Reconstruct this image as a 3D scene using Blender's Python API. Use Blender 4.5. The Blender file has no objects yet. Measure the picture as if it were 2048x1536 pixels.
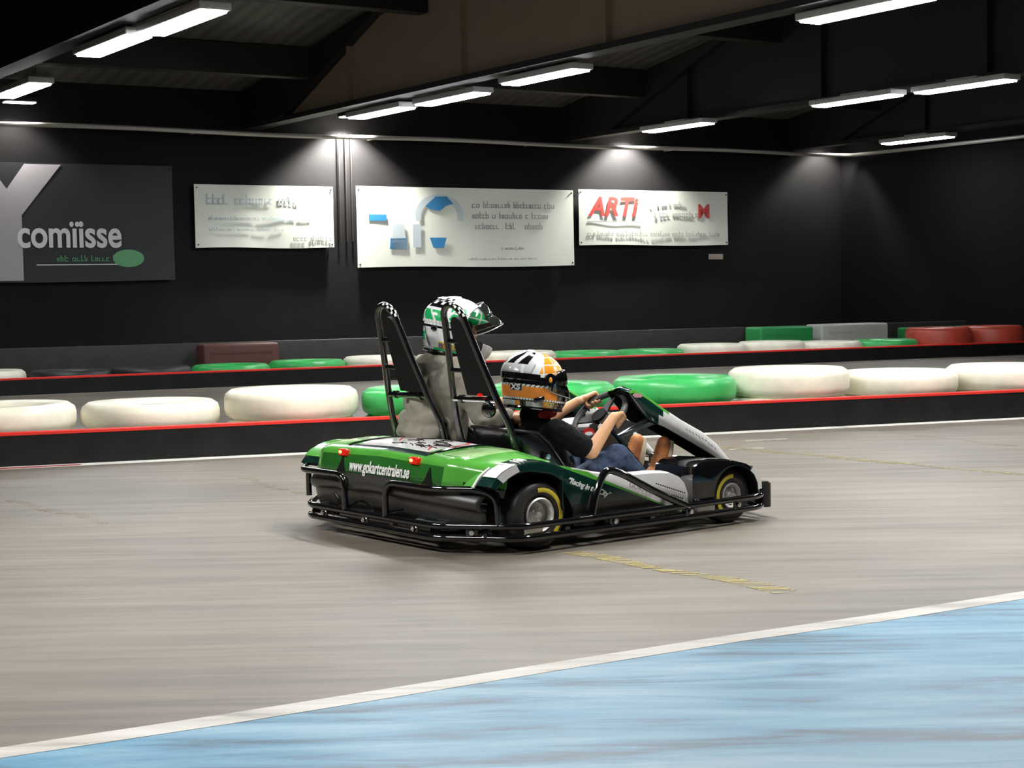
import bpy, bmesh, math, random
from mathutils import Vector, Matrix, noise
random.seed(7)
C = bpy.context.scene
COL = C.collection
pi = math.pi
R = math.radians

# ------------------------------------------------------------------ materials
def new_mat(name):
    m = bpy.data.materials.new(name); m.use_nodes = True
    nt = m.node_tree
    return m, nt, nt.nodes['Principled BSDF']

def mat(name, col, rough=.5, metal=0., spec=.5, coat=0., var=.0, vscale=20., emis=None, estr=0., bump=0., bscale=200., trans=0., alpha=1.):
    m, nt, b = new_mat(name)
    b.inputs['Base Color'].default_value = (*col, 1)
    b.inputs['Roughness'].default_value = rough
    b.inputs['Metallic'].default_value = metal
    b.inputs['Specular IOR Level'].default_value = spec
    b.inputs['Coat Weight'].default_value = coat
    b.inputs['Coat Roughness'].default_value = .06
    b.inputs['Transmission Weight'].default_value = trans
    b.inputs['Alpha'].default_value = alpha
    if emis:
        b.inputs['Emission Color'].default_value = (*emis, 1)
        b.inputs['Emission Strength'].default_value = estr
    if var > 0 or bump > 0:
        tc = nt.nodes.new('ShaderNodeTexCoord')
        if var > 0:
            n = nt.nodes.new('ShaderNodeTexNoise'); n.inputs['Scale'].default_value = vscale; n.inputs['Detail'].default_value = 5
            nt.links.new(tc.outputs['Object'], n.inputs['Vector'])
            cr = nt.nodes.new('ShaderNodeValToRGB')
            cr.color_ramp.elements[0].position = .3; cr.color_ramp.elements[1].position = .7
            cr.color_ramp.elements[0].color = (*[c*(1-var) for c in col], 1)
            cr.color_ramp.elements[1].color = (*[min(1, c*(1+var)) for c in col], 1)
            nt.links.new(n.outputs['Fac'], cr.inputs['Fac']); nt.links.new(cr.outputs['Color'], b.inputs['Base Color'])
        if bump > 0:
            n2 = nt.nodes.new('ShaderNodeTexNoise'); n2.inputs['Scale'].default_value = bscale; n2.inputs['Detail'].default_value = 3
            nt.links.new(tc.outputs['Object'], n2.inputs['Vector'])
            bp = nt.nodes.new('ShaderNodeBump'); bp.inputs['Strength'].default_value = bump; bp.inputs['Distance'].default_value = .01
            nt.links.new(n2.outputs['Fac'], bp.inputs['Height']); nt.links.new(bp.outputs['Normal'], b.inputs['Normal'])
    return m

M = {}
M['black_gloss'] = mat('black_gloss', (.005, .005, .006), .10, coat=1.)
M['black_plastic'] = mat('black_plastic', (.022, .021, .020), .27, bump=.05, bscale=500)
M['tail_plastic'] = mat('tail_plastic', (.032, .030, .028), .36, spec=.8, bump=.04, bscale=400)
M['black_shell'] = mat('black_shell', (.007, .007, .008), .22, coat=.3)
M['black_matte'] = mat('black_matte', (.004, .004, .004), .8, spec=.2)
M['dark_green'] = mat('dark_green', (.004, .026, .020), .22, coat=.4)
M['green'] = mat('green', (.085, .36, .045), .22, coat=.5, var=.12, vscale=6)
M['green_deep'] = mat('green_deep', (.022, .125, .02), .24, coat=.4, var=.15, vscale=5)
M['green_pale'] = mat('green_pale', (.34, .58, .24), .25, coat=.5, var=.15, vscale=12)
M['white_gloss'] = mat('white_gloss', (.72, .71, .70), .25, coat=.4, var=.05, vscale=8)
M['white_flat'] = mat('white_flat', (.78, .78, .76), .5)
M['red'] = mat('red', (.55, .02, .015), .35)
M['pink'] = mat('pink', (.55, .28, .30), .4)
M['blue'] = mat('blue', (.02, .03, .35), .35)
M['yellow'] = mat('yellow', (.72, .58, .05), .4)
M['yellow_mark'] = mat('yellow_mark', (.62, .50, .04), .6, var=.2, vscale=60)
M['orange'] = mat('orange', (.80, .25, .02), .22, coat=.5, var=.12, vscale=25)
M['amber'] = mat('amber', (.85, .33, .02), .22, coat=.5, var=.12, vscale=25)
M['wheel_rubber'] = mat('wheel_rubber', (.045, .043, .042), .5, bump=.15, bscale=300)
M['tyre'] = mat('tyre', (.030, .028, .026), .40, var=.35, vscale=14, bump=.1, bscale=120)
M['rim'] = mat('rim', (.80, .78, .75), .42, metal=.7, var=.08, vscale=10)
M['chrome'] = mat('chrome', (.8, .8, .8), .1, metal=1.)
M['steel_grey'] = mat('steel_grey', (.16, .19, .21), .35, metal=.4)
M['skin'] = mat('skin', (.62, .33, .17), .5, var=.08, vscale=12, bump=.08, bscale=150)
M['tee'] = mat('tee', (.006, .006, .007), .9, spec=.15, bump=.3, bscale=90)
M['tee_red'] = mat('tee_red', (.45, .02, .02), .8)
M['jeans'] = mat('jeans', (.030, .050, .10), .85, var=.45, vscale=14, bump=.35, bscale=160)
M['jacket'] = mat('jacket', (.26, .24, .19), .85, var=.16, vscale=9, bump=.25, bscale=120)
M['boot'] = mat('boot', (.42, .15, .045), .6, var=.3, vscale=20)
M['sole'] = mat('sole', (.62, .50, .36), .7)
M['trouser'] = mat('trouser', (.02, .02, .03), .85)
M['h_white'] = mat('h_white', (.80, .80, .79), .15, coat=.8)
M['h_grey'] = mat('h_grey', (.36, .37, .37), .2, coat=.7)
M['h_silver'] = mat('h_silver', (.62, .63, .63), .18, coat=.7, var=.06, vscale=16)
M['h_black'] = mat('h_black', (.005, .005, .006), .12, coat=.8)
M['h_green'] = mat('h_green', (.015, .42, .12), .18, coat=.8, var=.12, vscale=18)
M['h_foam'] = mat('h_foam', (.03, .03, .032), .9)
M['banner_white'] = mat('banner_white', (.74, .76, .68), .55, var=.03, vscale=2)
M['banner_grey'] = mat('banner_grey', (.34, .32, .34), .6)
M['banner_dark'] = mat('banner_dark', (.011, .012, .017), .6)
M['print_blue'] = mat('print_blue', (.03, .22, .48), .6)
M['print_pale_blue'] = mat('print_pale_blue', (.52, .60, .64), .6)
M['print_red'] = mat('print_red', (.55, .06, .05), .6)
M['print_grey'] = mat('print_grey', (.40, .41, .39), .6)
M['print_green'] = mat('print_green', (.10, .32, .14), .6)
M['print_white'] = mat('print_white', (.62, .60, .62), .6)
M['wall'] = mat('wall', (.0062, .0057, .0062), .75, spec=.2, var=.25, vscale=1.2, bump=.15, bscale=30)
M['steel_dark'] = mat('steel_dark', (.010, .008, .008), .6)
M['web_beige'] = mat('web_beige', (.30, .215, .15), .75, var=.06, vscale=1.5)
M['rubber'] = mat('rubber', (.006, .006, .006), .6, spec=.25, var=.5, vscale=5)
M['stripe_red'] = mat('stripe_red', (.75, .030, .02), .5)
M['tyre_cream'] = mat('tyre_cream', (.80, .76, .62), .38, var=.10, vscale=5, bump=.1, bscale=60)
M['tyre_green'] = mat('tyre_green', (.045, .42, .10), .35, var=.15, vscale=5, bump=.1, bscale=60)
M['tyre_red'] = mat('tyre_red', (.45, .06, .035), .4, var=.15, vscale=5)
M['tyre_black'] = mat('tyre_black', (.02, .02, .02), .5)
M['pipe'] = mat('pipe', (.50, .48, .45), .4, metal=.3)
M['fixture'] = mat('fixture', (.5, .5, .5), .5)
M['lamp_on'] = mat('lamp_on', (.9, .9, .9), .5, emis=(.93, .97, 1.), estr=48.)
M['flood_on'] = mat('flood_on', (.9, .9, .9), .5, emis=(1., .97, .9), estr=16.)
M['tail_red'] = mat('tail_red', (.5, .01, .005), .15, emis=(1., .02, .005), estr=.25)
M['tail_hot'] = mat('tail_hot', (.9, .5, .2), .3, emis=(1., .45, .08), estr=5.)
M['paper'] = mat('paper', (.4, .33, .27), .7)

def clear_mat():
    m = bpy.data.materials.new('clear_visor'); m.use_nodes = True
    nt = m.node_tree; nt.nodes.clear()
    o = nt.nodes.new('ShaderNodeOutputMaterial'); mx = nt.nodes.new('ShaderNodeMixShader')
    g = nt.nodes.new('ShaderNodeBsdfGlossy'); g.inputs['Roughness'].default_value = .08; g.inputs['Color'].default_value = (.9, .92, .9, 1)
    t = nt.nodes.new('ShaderNodeBsdfTransparent'); t.inputs['Color'].default_value = (.90, .92, .90, 1)
    f = nt.nodes.new('ShaderNodeFresnel'); f.inputs['IOR'].default_value = 1.4
    nt.links.new(f.outputs[0], mx.inputs[0]); nt.links.new(t.outputs[0], mx.inputs[1]); nt.links.new(g.outputs[0], mx.inputs[2])
    nt.links.new(mx.outputs[0], o.inputs['Surface'])
    return m
M['visor'] = clear_mat()

def floor_mat():
    """worn grey concrete with driven-in scuffs that run along the track, and yellow paint ghosts"""
    m, nt, b = new_mat('worn_floor')
    L = nt.links; N = nt.nodes
    tc = N.new('ShaderNodeTexCoord')
    mp = N.new('ShaderNodeMapping'); mp.inputs['Rotation'].default_value = (0, 0, R(-17)); mp.inputs['Scale'].default_value = (.16, 1.7, 1)
    L.new(tc.outputs['Object'], mp.inputs['Vector'])
    n1 = N.new('ShaderNodeTexNoise'); n1.inputs['Scale'].default_value = 5; n1.inputs['Detail'].default_value = 8; n1.inputs['Roughness'].default_value = .62
    L.new(mp.outputs[0], n1.inputs['Vector'])
    n2 = N.new('ShaderNodeTexNoise'); n2.inputs['Scale'].default_value = .45; n2.inputs['Detail'].default_value = 4
    L.new(tc.outputs['Object'], n2.inputs['Vector'])
    n3 = N.new('ShaderNodeTexNoise'); n3.inputs['Scale'].default_value = 160; n3.inputs['Detail'].default_value = 2
    L.new(tc.outputs['Object'], n3.inputs['Vector'])
    a = N.new('ShaderNodeMath'); a.operation = 'MULTIPLY_ADD'; a.inputs[1].default_value = .50; L.new(n1.outputs['Fac'], a.inputs[0])
    a2 = N.new('ShaderNodeMath'); a2.operation = 'MULTIPLY'; a2.inputs[1].default_value = .42; L.new(n2.outputs['Fac'], a2.inputs[0])
    L.new(a2.outputs[0], a.inputs[2])
    a3 = N.new('ShaderNodeMath'); a3.operation = 'MULTIPLY_ADD'; a3.inputs[1].default_value = .10; L.new(n3.outputs['Fac'], a3.inputs[0]); L.new(a.outputs[0], a3.inputs[2])
    cr = N.new('ShaderNodeValToRGB'); cr.color_ramp.elements[0].position = .38; cr.color_ramp.elements[1].position = .66
    cr.color_ramp.elements[0].color = (.088, .074, .060, 1); cr.color_ramp.elements[1].color = (.225, .194, .158, 1)
    L.new(a3.outputs[0], cr.inputs['Fac']); L.new(cr.outputs[0], b.inputs['Base Color'])
    b.inputs['Roughness'].default_value = .5; b.inputs['Specular IOR Level'].default_value = .45
    bp = N.new('ShaderNodeBump'); bp.inputs['Strength'].default_value = .12; bp.inputs['Distance'].default_value = .01
    L.new(n3.outputs['Fac'], bp.inputs['Height']); L.new(bp.outputs[0], b.inputs['Normal'])
    return m
M['floor'] = floor_mat()

def paint_mat(name, base, light, dark, rot, sc=1., dpos=.36, lpos=.62, sheen_tint=None):
    m, nt, b = new_mat(name); L = nt.links; N = nt.nodes
    tc = N.new('ShaderNodeTexCoord')
    mp = N.new('ShaderNodeMapping'); mp.inputs['Rotation'].default_value = (0, 0, R(rot)); mp.inputs['Scale'].default_value = (.3*sc, 1.9*sc, 1)
    L.new(tc.outputs['Object'], mp.inputs['Vector'])
    n1 = N.new('ShaderNodeTexNoise'); n1.inputs['Scale'].default_value = 3.4; n1.inputs['Detail'].default_value = 9; n1.inputs['Roughness'].default_value = .66
    n1.inputs['Distortion'].default_value = .4
    L.new(mp.outputs[0], n1.inputs['Vector'])
    cr = N.new('ShaderNodeValToRGB'); e = cr.color_ramp.elements
    e[0].position = dpos; e[0].color = (*dark, 1); e[1].position = lpos + .12; e[1].color = (*light, 1)
    k = e.new((dpos + lpos)/2); k.color = (*base, 1)
    L.new(n1.outputs['Fac'], cr.inputs['Fac'])
    if sheen_tint:
        n2 = N.new('ShaderNodeTexNoise'); n2.inputs['Scale'].default_value = .55; n2.inputs['Detail'].default_value = 5; n2.inputs['Distortion'].default_value = .6  # broad noise patches of cyan tint paint an uneven light sheen into the colour
        mp2 = N.new('ShaderNodeMapping'); mp2.inputs['Location'].default_value = (3.1, 5.7, 0); L.new(tc.outputs['Object'], mp2.inputs['Vector']); L.new(mp2.outputs[0], n2.inputs['Vector'])
        c2 = N.new('ShaderNodeValToRGB'); c2.color_ramp.elements[0].position = .42; c2.color_ramp.elements[1].position = .62
        mx = N.new('ShaderNodeMix'); mx.data_type = 'RGBA'; mx.blend_type = 'MULTIPLY'; mx.inputs[7].default_value = (*sheen_tint, 1)
        L.new(n2.outputs['Fac'], c2.inputs['Fac']); L.new(c2.outputs[0], mx.inputs[0]); L.new(cr.outputs[0], mx.inputs[6]); L.new(mx.outputs[2], b.inputs['Base Color'])
    else: L.new(cr.outputs[0], b.inputs['Base Color'])
    b.inputs['Roughness'].default_value = .45
    return m
M['blue_paint'] = paint_mat('blue_paint', (.085, .225, .33), (.27, .37, .44), (.030, .070, .105), -30, 1., .36, .60, (.45, .85, .95))
M['white_paint'] = paint_mat('white_paint', (.42, .39, .35), (.56, .53, .49), (.20, .18, .15), -30, 1.5, .28)
M['white_line'] = mat('white_line', (.70, .68, .64), .5, var=.08, vscale=4)
M['red_paint'] = mat('red_paint', (.32, .03, .03), .6, var=.2, vscale=8)

def roof_mat():
    m, nt, b = new_mat('corrugated_roof'); L = nt.links; N = nt.nodes
    tc = N.new('ShaderNodeTexCoord')
    mp = N.new('ShaderNodeMapping'); mp.inputs['Rotation'].default_value = (0, 0, R(-32.6))
    L.new(tc.outputs['Object'], mp.inputs['Vector'])
    w = N.new('ShaderNodeTexWave'); w.wave_type = 'BANDS'; w.bands_direction = 'X'; w.inputs['Scale'].default_value = 1.3
    L.new(mp.outputs[0], w.inputs['Vector'])
    cr = N.new('ShaderNodeValToRGB'); cr.color_ramp.elements[0].color = (.06, .056, .048, 1); cr.color_ramp.elements[1].color = (.10, .095, .08, 1)
    L.new(w.outputs['Fac'], cr.inputs['Fac']); L.new(cr.outputs[0], b.inputs['Base Color'])
    bp = N.new('ShaderNodeBump'); bp.inputs['Strength'].default_value = .4; bp.inputs['Distance'].default_value = .03
    L.new(w.outputs['Fac'], bp.inputs['Height']); L.new(bp.outputs[0], b.inputs['Normal'])
    b.inputs['Roughness'].default_value = .6
    return m
M['roof'] = roof_mat()

# ------------------------------------------------------------------ mesh helpers
class MB:
    def __init__(s): s.v = []; s.f = []; s.m = []
    def add(s, vs, fs, mi=0):
        o = len(s.v); s.v += [Vector(v) for v in vs]
        for f in fs: s.f.append([i+o for i in f]); s.m.append(mi)
        return o
    def box(s, c, d, mi=0, rot=None, bev=0.):
        c = Vector(c); hx, hy, hz = d[0]/2, d[1]/2, d[2]/2
        if bev <= 0:
            vs = [Vector((x, y, z)) for x in (-hx, hx) for y in (-hy, hy) for z in (-hz, hz)]
            fs = [(0,1,3,2), (4,6,7,5), (0,4,5,1), (2,3,7,6), (0,2,6,4), (1,5,7,3)]
        else:
            bm = bmesh.new(); bmesh.ops.create_cube(bm, size=1)
            for v in bm.verts: v.co = Vector((v.co.x*d[0], v.co.y*d[1], v.co.z*d[2]))
            bmesh.ops.bevel(bm, geom=bm.edges[:], offset=bev, segments=3, affect='EDGES', profile=.5)
            bm.verts.index_update()
            vs = [v.co.copy() for v in bm.verts]; fs = [[v.index for v in f.verts] for f in bm.faces]; bm.free()
        if rot is not None: vs = [rot @ v for v in vs]
        s.add([v + c for v in vs], fs, mi)
    def tube(s, path, r, seg=12, closed=False, mi=0, radii=None, cap=True):
        P = [Vector(p) for p in path]; n = len(P)
        T = []
        for i in range(n):
            a = P[(i-1) % n] if (closed or i > 0) else P[i]
            b = P[(i+1) % n] if (closed or i < n-1) else P[i]
            T.append((b-a).normalized())
        up = Vector((0, 0, 1))
        if abs(T[0].dot(up)) > .9: up = Vector((0, 1, 0))
        N = (up - T[0]*up.dot(T[0])).normalized()
        vs = []
        for i in range(n):
            N = (N - T[i]*N.dot(T[i])).normalized(); B = T[i].cross(N)
            rr = radii[i] if radii else r
            for k in range(seg):
                a = 2*pi*k/seg; vs.append(P[i] + (N*math.cos(a) + B*math.sin(a))*rr)
        fs = []
        for i in range(n if closed else n-1):
            j = (i+1) % n
            for k in range(seg):
                l = (k+1) % seg; fs.append((i*seg+k, i*seg+l, j*seg+l, j*seg+k))
        if cap and not closed:
            fs.append(tuple(range(seg))[::-1]); fs.append(tuple((n-1)*seg+k for k in range(seg)))
        s.add(vs, fs, mi)
    def grid(s, rows, mi=0, closed=False, mfun=None):
        nr, nc = len(rows), len(rows[0]); o = len(s.v)
        for r in rows: s.v += [Vector(p) for p in r]
        for i in range(nr-1):
            for j in range(nc if closed else nc-1):
                k = (j+1) % nc
                s.f.append([o+i*nc+j, o+i*nc+k, o+(i+1)*nc+k, o+(i+1)*nc+j])
                s.m.append(mfun(i, j) if mfun else mi)
    def lathe(s, prof, c, axis='y', seg=48, mi=0, mfun=None):
        c = Vector(c); rows = []
        for (r, h) in prof:
            row = []
            for k in range(seg):
                a = 2*pi*k/seg; x, y = r*math.cos(a), r*math.sin(a)
                row.append(c + (Vector((x, h, y)) if axis == 'y' else Vector((x, y, h)) if axis == 'z' else Vector((h, x, y))))
            rows.append(row)
        s.grid(rows, mi, True, mfun)
    def prism(s, poly, axis, a, b, mi=0):
        """poly in the two other axes; extruded from a to b along axis"""
        def P(p, h):
            return Vector((h, p[0], p[1])) if axis == 'x' else Vector((p[0], h, p[1])) if axis == 'y' else Vector((p[0], p[1], h))
        n = len(poly)
        vs = [P(p, a) for p in poly] + [P(p, b) for p in poly]
        fs = [tuple(range(n))[::-1], tuple(range(n, 2*n))] + [(i, (i+1) % n, (i+1) % n + n, i+n) for i in range(n)]
        s.add(vs, fs, mi)
    def ball(s, c, r, mi=0, seg=16, ring=10, sc=(1, 1, 1), rot=None):
        rows = []
        for i in range(ring+1):
            t = pi*i/ring; row = []
            for k in range(seg):
                a = 2*pi*k/seg
                v = Vector((max(math.sin(t), .001)*math.cos(a)*sc[0], max(math.sin(t), .001)*math.sin(a)*sc[1], math.cos(t)*sc[2]))*r
                if rot is not None: v = rot @ v
                row.append(Vector(c)+v)
            rows.append(row)
        s.grid(rows, mi, True)
    def capsule(s, a, b, ra, rb, seg=12):
        """closed tapered limb piece for voxel union"""
        a, b = Vector(a), Vector(b); d = (b-a); L = d.length
        if L < 1e-6: s.ball(a, ra); return
        d /= L; ps, rs = [], []
        for t in (90, 60, 30, 0): ps.append(a - d*ra*math.sin(R(t))); rs.append(max(ra*math.cos(R(t)), ra*.02))
        for t in (0, 30, 60, 90): ps.append(b + d*rb*math.sin(R(t))); rs.append(max(rb*math.cos(R(t)), rb*.02))
        s.tube(ps, 1, seg, radii=rs)
    def build(s, name, mats, parent=None, smooth=True, off=None, ang=35, fix=True):
        me = bpy.data.meshes.new(name)
        o = Vector(off) if off is not None else Vector((0, 0, 0))
        me.from_pydata([v-o for v in s.v], [], s.f)
        if not isinstance(mats, (list, tuple)): mats = [mats]
        for k in mats: me.materials.append(M[k] if isinstance(k, str) else k)
        me.polygons.foreach_set('material_index', s.m)
        bm = bmesh.new(); bm.from_mesh(me)
        bmesh.ops.remove_doubles(bm, verts=bm.verts, dist=1e-5)
        if fix: bmesh.ops.recalc_face_normals(bm, faces=bm.faces)
        for f in bm.faces: f.smooth = smooth
        if smooth:
            for e in bm.edges:
                if len(e.link_faces) == 2 and e.calc_face_angle(0) > R(ang): e.smooth = False
        bm.to_mesh(me); bm.free()
        ob = bpy.data.objects.new(name, me); COL.objects.link(ob)
        if parent: ob.parent = parent
        return ob

def empty(name, loc=(0, 0, 0), rz=0., parent=None):
    o = bpy.data.objects.new(name, None); COL.objects.link(o); o.location = loc; o.rotation_euler = (0, 0, rz)
    o.empty_display_size = .1
    if parent: o.parent = parent
    return o
def tag(o, label=None, cat=None, group=None, kind=None):
    if label: o['label'] = label
    if cat: o['category'] = cat
    if group: o['group'] = group
    if kind: o['kind'] = kind
    return o
def arc(c, r, a0, a1, n, f):
    return [f(c[0]+r*math.cos(R(a0+(a1-a0)*i/n)), c[1]+r*math.sin(R(a0+(a1-a0)*i/n))) for i in range(n+1)]
def fillet(pts, r, n=6, closed=False):
    """round the corners of a 3-D polyline"""
    P = [Vector(p) for p in pts]; out = []; m = len(P)
    for i in range(m):
        if not closed and i in (0, m-1): out.append(P[i]); continue
        a, b, c = P[i-1], P[i], P[(i+1) % m]
        d1 = (a-b); d2 = (c-b); k = min(r, d1.length*.49, d2.length*.49)
        p, q = b+d1.normalized()*k, b+d2.normalized()*k
        for j in range(n+1):
            t = j/n; out.append(p*(1-t)**2 + b*2*t*(1-t) + q*t*t)
    return out
_dg = None
def text_mesh(name, body, size, mtl, parent, matrix, sx=1., extrude=.0008, align='LEFT', shear=0., bold=0.):
    cu = bpy.data.curves.new('txt', 'FONT'); cu.body = body; cu.size = size; cu.extrude = extrude; cu.align_x = align; cu.shear = shear; cu.offset = bold
    t = bpy.data.objects.new('txt', cu); COL.objects.link(t)
    dg = bpy.context.evaluated_depsgraph_get(); dg.update()
    me = bpy.data.meshes.new_from_object(t.evaluated_get(dg))
    bpy.data.objects.remove(t); bpy.data.curves.remove(cu)
    me.transform(Matrix.Diagonal((sx, 1, 1, 1))); me.transform(matrix)
    me.materials.clear(); me.materials.append(M[mtl])
    ob = bpy.data.objects.new(name, me); COL.objects.link(ob); ob.parent = parent
    return ob
def frame(o, x, y):
    x = Vector(x).normalized(); y = Vector(y); y = (y - x*y.dot(x)).normalized(); z = x.cross(y)
    m = Matrix((x, y, z)).transposed().to_4x4(); m.translation = Vector(o); return m

# ------------------------------------------------------------------ camera
cam = bpy.data.cameras.new('camera'); co = bpy.data.objects.new('camera', cam); COL.objects.link(co)
cam.sensor_width = 36; cam.lens = 3370.8/2048*36; cam.clip_start = .05; cam.clip_end = 200
co.matrix_world = Matrix.Translation((0, 0, 1.174)) @ Matrix.Rotation(R(90-3.183), 4, 'X') @ Matrix.Rotation(R(-1.069), 4, 'Z')
C.camera = co

# ------------------------------------------------------------------ room (s along back wall, n out of it)
CW, SW = math.cos(R(32.6)), math.sin(R(32.6))
def rw(s, n, z=0.): return Vector((-7.3 + s*CW + n*SW, 24. + s*SW - n*CW, z))
def roof_z(n): return 4.3 + .15*n
S0, S1, N1 = -17., 16.3, 40.

# floor: grey track, blue paddock corner with a white border
BA, BB = Vector((-1.36, 4.359, 0)), Vector((1.922, 6.322, 0))
bd = (BB-BA).normalized(); bn = Vector((bd.y, -bd.x, 0))
def bl(t, w, z=0): p = BA + bd*t + bn*w; return Vector((p.x, p.y, z))
mb = MB()
mb.prism([(p.x, p.y) for p in (rw(S0, 0), rw(S1, 0), rw(S1, N1), rw(S0, N1))], 'z', -.1, 0)
fl = mb.build('floor', 'floor', smooth=False); tag(fl, kind='structure')
def strip(name, pts_a, pts_b, mtl, z0=.0005, z1=.003):
    mb = MB(); n = len(pts_a)
    top = [[(p.x, p.y, z1) for p in pts_a], [(p.x, p.y, z1) for p in pts_b]]
    mb.grid(top)
    mb.grid([[(p.x, p.y, z0) for p in pts_a], [(p.x, p.y, z1) for p in pts_a]])
    mb.grid([[(p.x, p.y, z0) for p in pts_b], [(p.x, p.y, z1) for p in pts_b]])
    o = mb.build(name, mtl, smooth=False); tag(o, kind='structure'); return o
ts = [-9+i*.6 for i in range(36)]
wob = [.010*math.sin(t*2.3)+.008*math.sin(t*5.1) for t in ts]
o = strip('trim_1', [bl(t, w) for t, w in zip(ts, wob)], [bl(t, .105+w*1.5) for t, w in zip(ts, wob)], 'white_paint')
o['label'] = 'white painted line bordering the blue floor corner'
mb = MB()
A_ = [bl(t, .105+w*1.5, .002) for t, w in zip(ts, wob)]; B_ = [bl(t, 7., .002) for t in ts]
mb.grid([A_, B_])
o = mb.build('floor', 'blue_paint', smooth=False); tag(o, kind='structure'); o['label'] = 'blue painted floor corner in the foreground'

# walls
def slab(name, a, b, z0, z1, th, mtl, out):
    mb = MB(); a, b = Vector(a), Vector(b); o_ = Vector(out)*th
    p = [(a.x, a.y), (b.x, b.y), (b.x+o_.x, b.y+o_.y), (a.x+o_.x, a.y+o_.y)]
    mb.prism(p, 'z', z0, z1); o = mb.build(name, mtl, smooth=False); tag(o, kind='structure'); return o
back = Vector((-SW, CW, 0)); right = Vector((CW, SW, 0))
slab('wall_back', rw(S0, 0), rw(S1, 0), 0, 4.35, .2, 'wall', back)
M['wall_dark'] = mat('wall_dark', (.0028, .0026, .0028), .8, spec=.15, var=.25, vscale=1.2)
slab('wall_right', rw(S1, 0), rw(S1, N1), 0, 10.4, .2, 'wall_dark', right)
slab('wall_left', rw(S0, 0), rw(S0, N1), 0, 10.4, .2, 'wall', -right)
slab('wall_front', rw(S0, N1), rw(S1, N1), 0, 10.4, .2, 'wall', -back)
mb = MB()
q = [rw(S0, -.2, roof_z(-.2)), rw(S1+.2, -.2, roof_z(-.2)), rw(S1+.2, N1, roof_z(N1)), rw(S0, N1, roof_z(N1))]
mb.add(q + [p+Vector((0, 0, .15)) for p in q], [(0,1,2,3), (7,6,5,4), (0,4,5,1), (1,5,6,2), (2,6,7,3), (3,7,4,0)])
tag(mb.build('ceiling', 'roof', smooth=False), kind='structure')

# steel rafters perpendicular to the wall, purlins parallel to it
def rafter(s, web):
    mb = MB()
    n0, n1 = .05, 26.
    zb = 3.74
    def P(ds, n, z): p = rw(s+ds, n, z); return p
    def bar(ds0, ds1, za, zb_, mi, na=n0, nb=n1):
        vs = []
        for n in (na, nb):
            z_lo = za(n) if callable(za) else za; z_hi = zb_(n) if callable(zb_) else zb_
            vs += [P(ds0, n, z_lo), P(ds1, n, z_lo), P(ds1, n, z_hi), P(ds0, n, z_hi)]
        mb.add(vs, [(0,1,2,3), (7,6,5,4), (0,4,5,1), (1,5,6,2), (2,6,7,3), (3,7,4,0)], mi)
    bar(-.015, .015, zb+.05, lambda n: roof_z(n)-.02, 1)
    bar(-.13, .13, zb-.02, zb+.05, 0)
    bar(-.13, .13, lambda n: roof_z(n)-.10, lambda n: roof_z(n)-.01, 0)
    for k in range(1, 9):
        n = .4+k*3.0
        mb.prism([(p.x, p.y) for p in (P(-.1, n, 0), P(.1, n, 0), P(.1, n+.03, 0), P(-.1, n+.03, 0))], 'z', zb+.04, roof_z(n)-.05, 1)
    # knee bracket against the wall
    vs = [P(d, n, z) for d in (-.15, .15) for n, z in ((.05, 3.76), (1.3, 3.76), (4.6, roof_z(4.6)-.02), (.05, 4.29))]
    mb.add(vs, [(0,1,2,3), (7,6,5,4), (0,4,5,1), (1,5,6,2), (2,6,7,3), (3,7,4,0)], 0)
    return mb.build('roof_beam', ['steel_dark', web], smooth=False)
bl_ = ['steel roof beam at the far left of the hall', 'large steel roof beam with pale brown side over the kart', 'dark steel roof beam right of the pale brown one', 'dark steel roof beam nearest the right wall']
for k, (s, w) in enumerate([(-1.25, 'steel_dark'), (4.0, 'web_beige'), (9.9, 'steel_dark'), (15.1, 'steel_dark')]):
    tag(rafter(s, w), bl_[k], 'beam', 'roof beams across the hall', 'structure')
for k, n in enumerate((2.3, 5.4, 8.5, 11.6, 14.7)):
    mb = MB()
    vs = []
    for s in (S0, S1):
        vs += [rw(s, n-.12, roof_z(n)-.42), rw(s, n+.12, roof_z(n)-.42), rw(s, n+.12, roof_z(n)), rw(s, n-.12, roof_z(n))]
    mb.add(vs, [(0,1,2,3), (7,6,5,4), (0,4,5,1), (1,5,6,2), (2,6,7,3), (3,7,4,0)])
    o = mb.build('trim_%d' % (k+2), 'steel_dark', smooth=False); tag(o, kind='structure')

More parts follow.
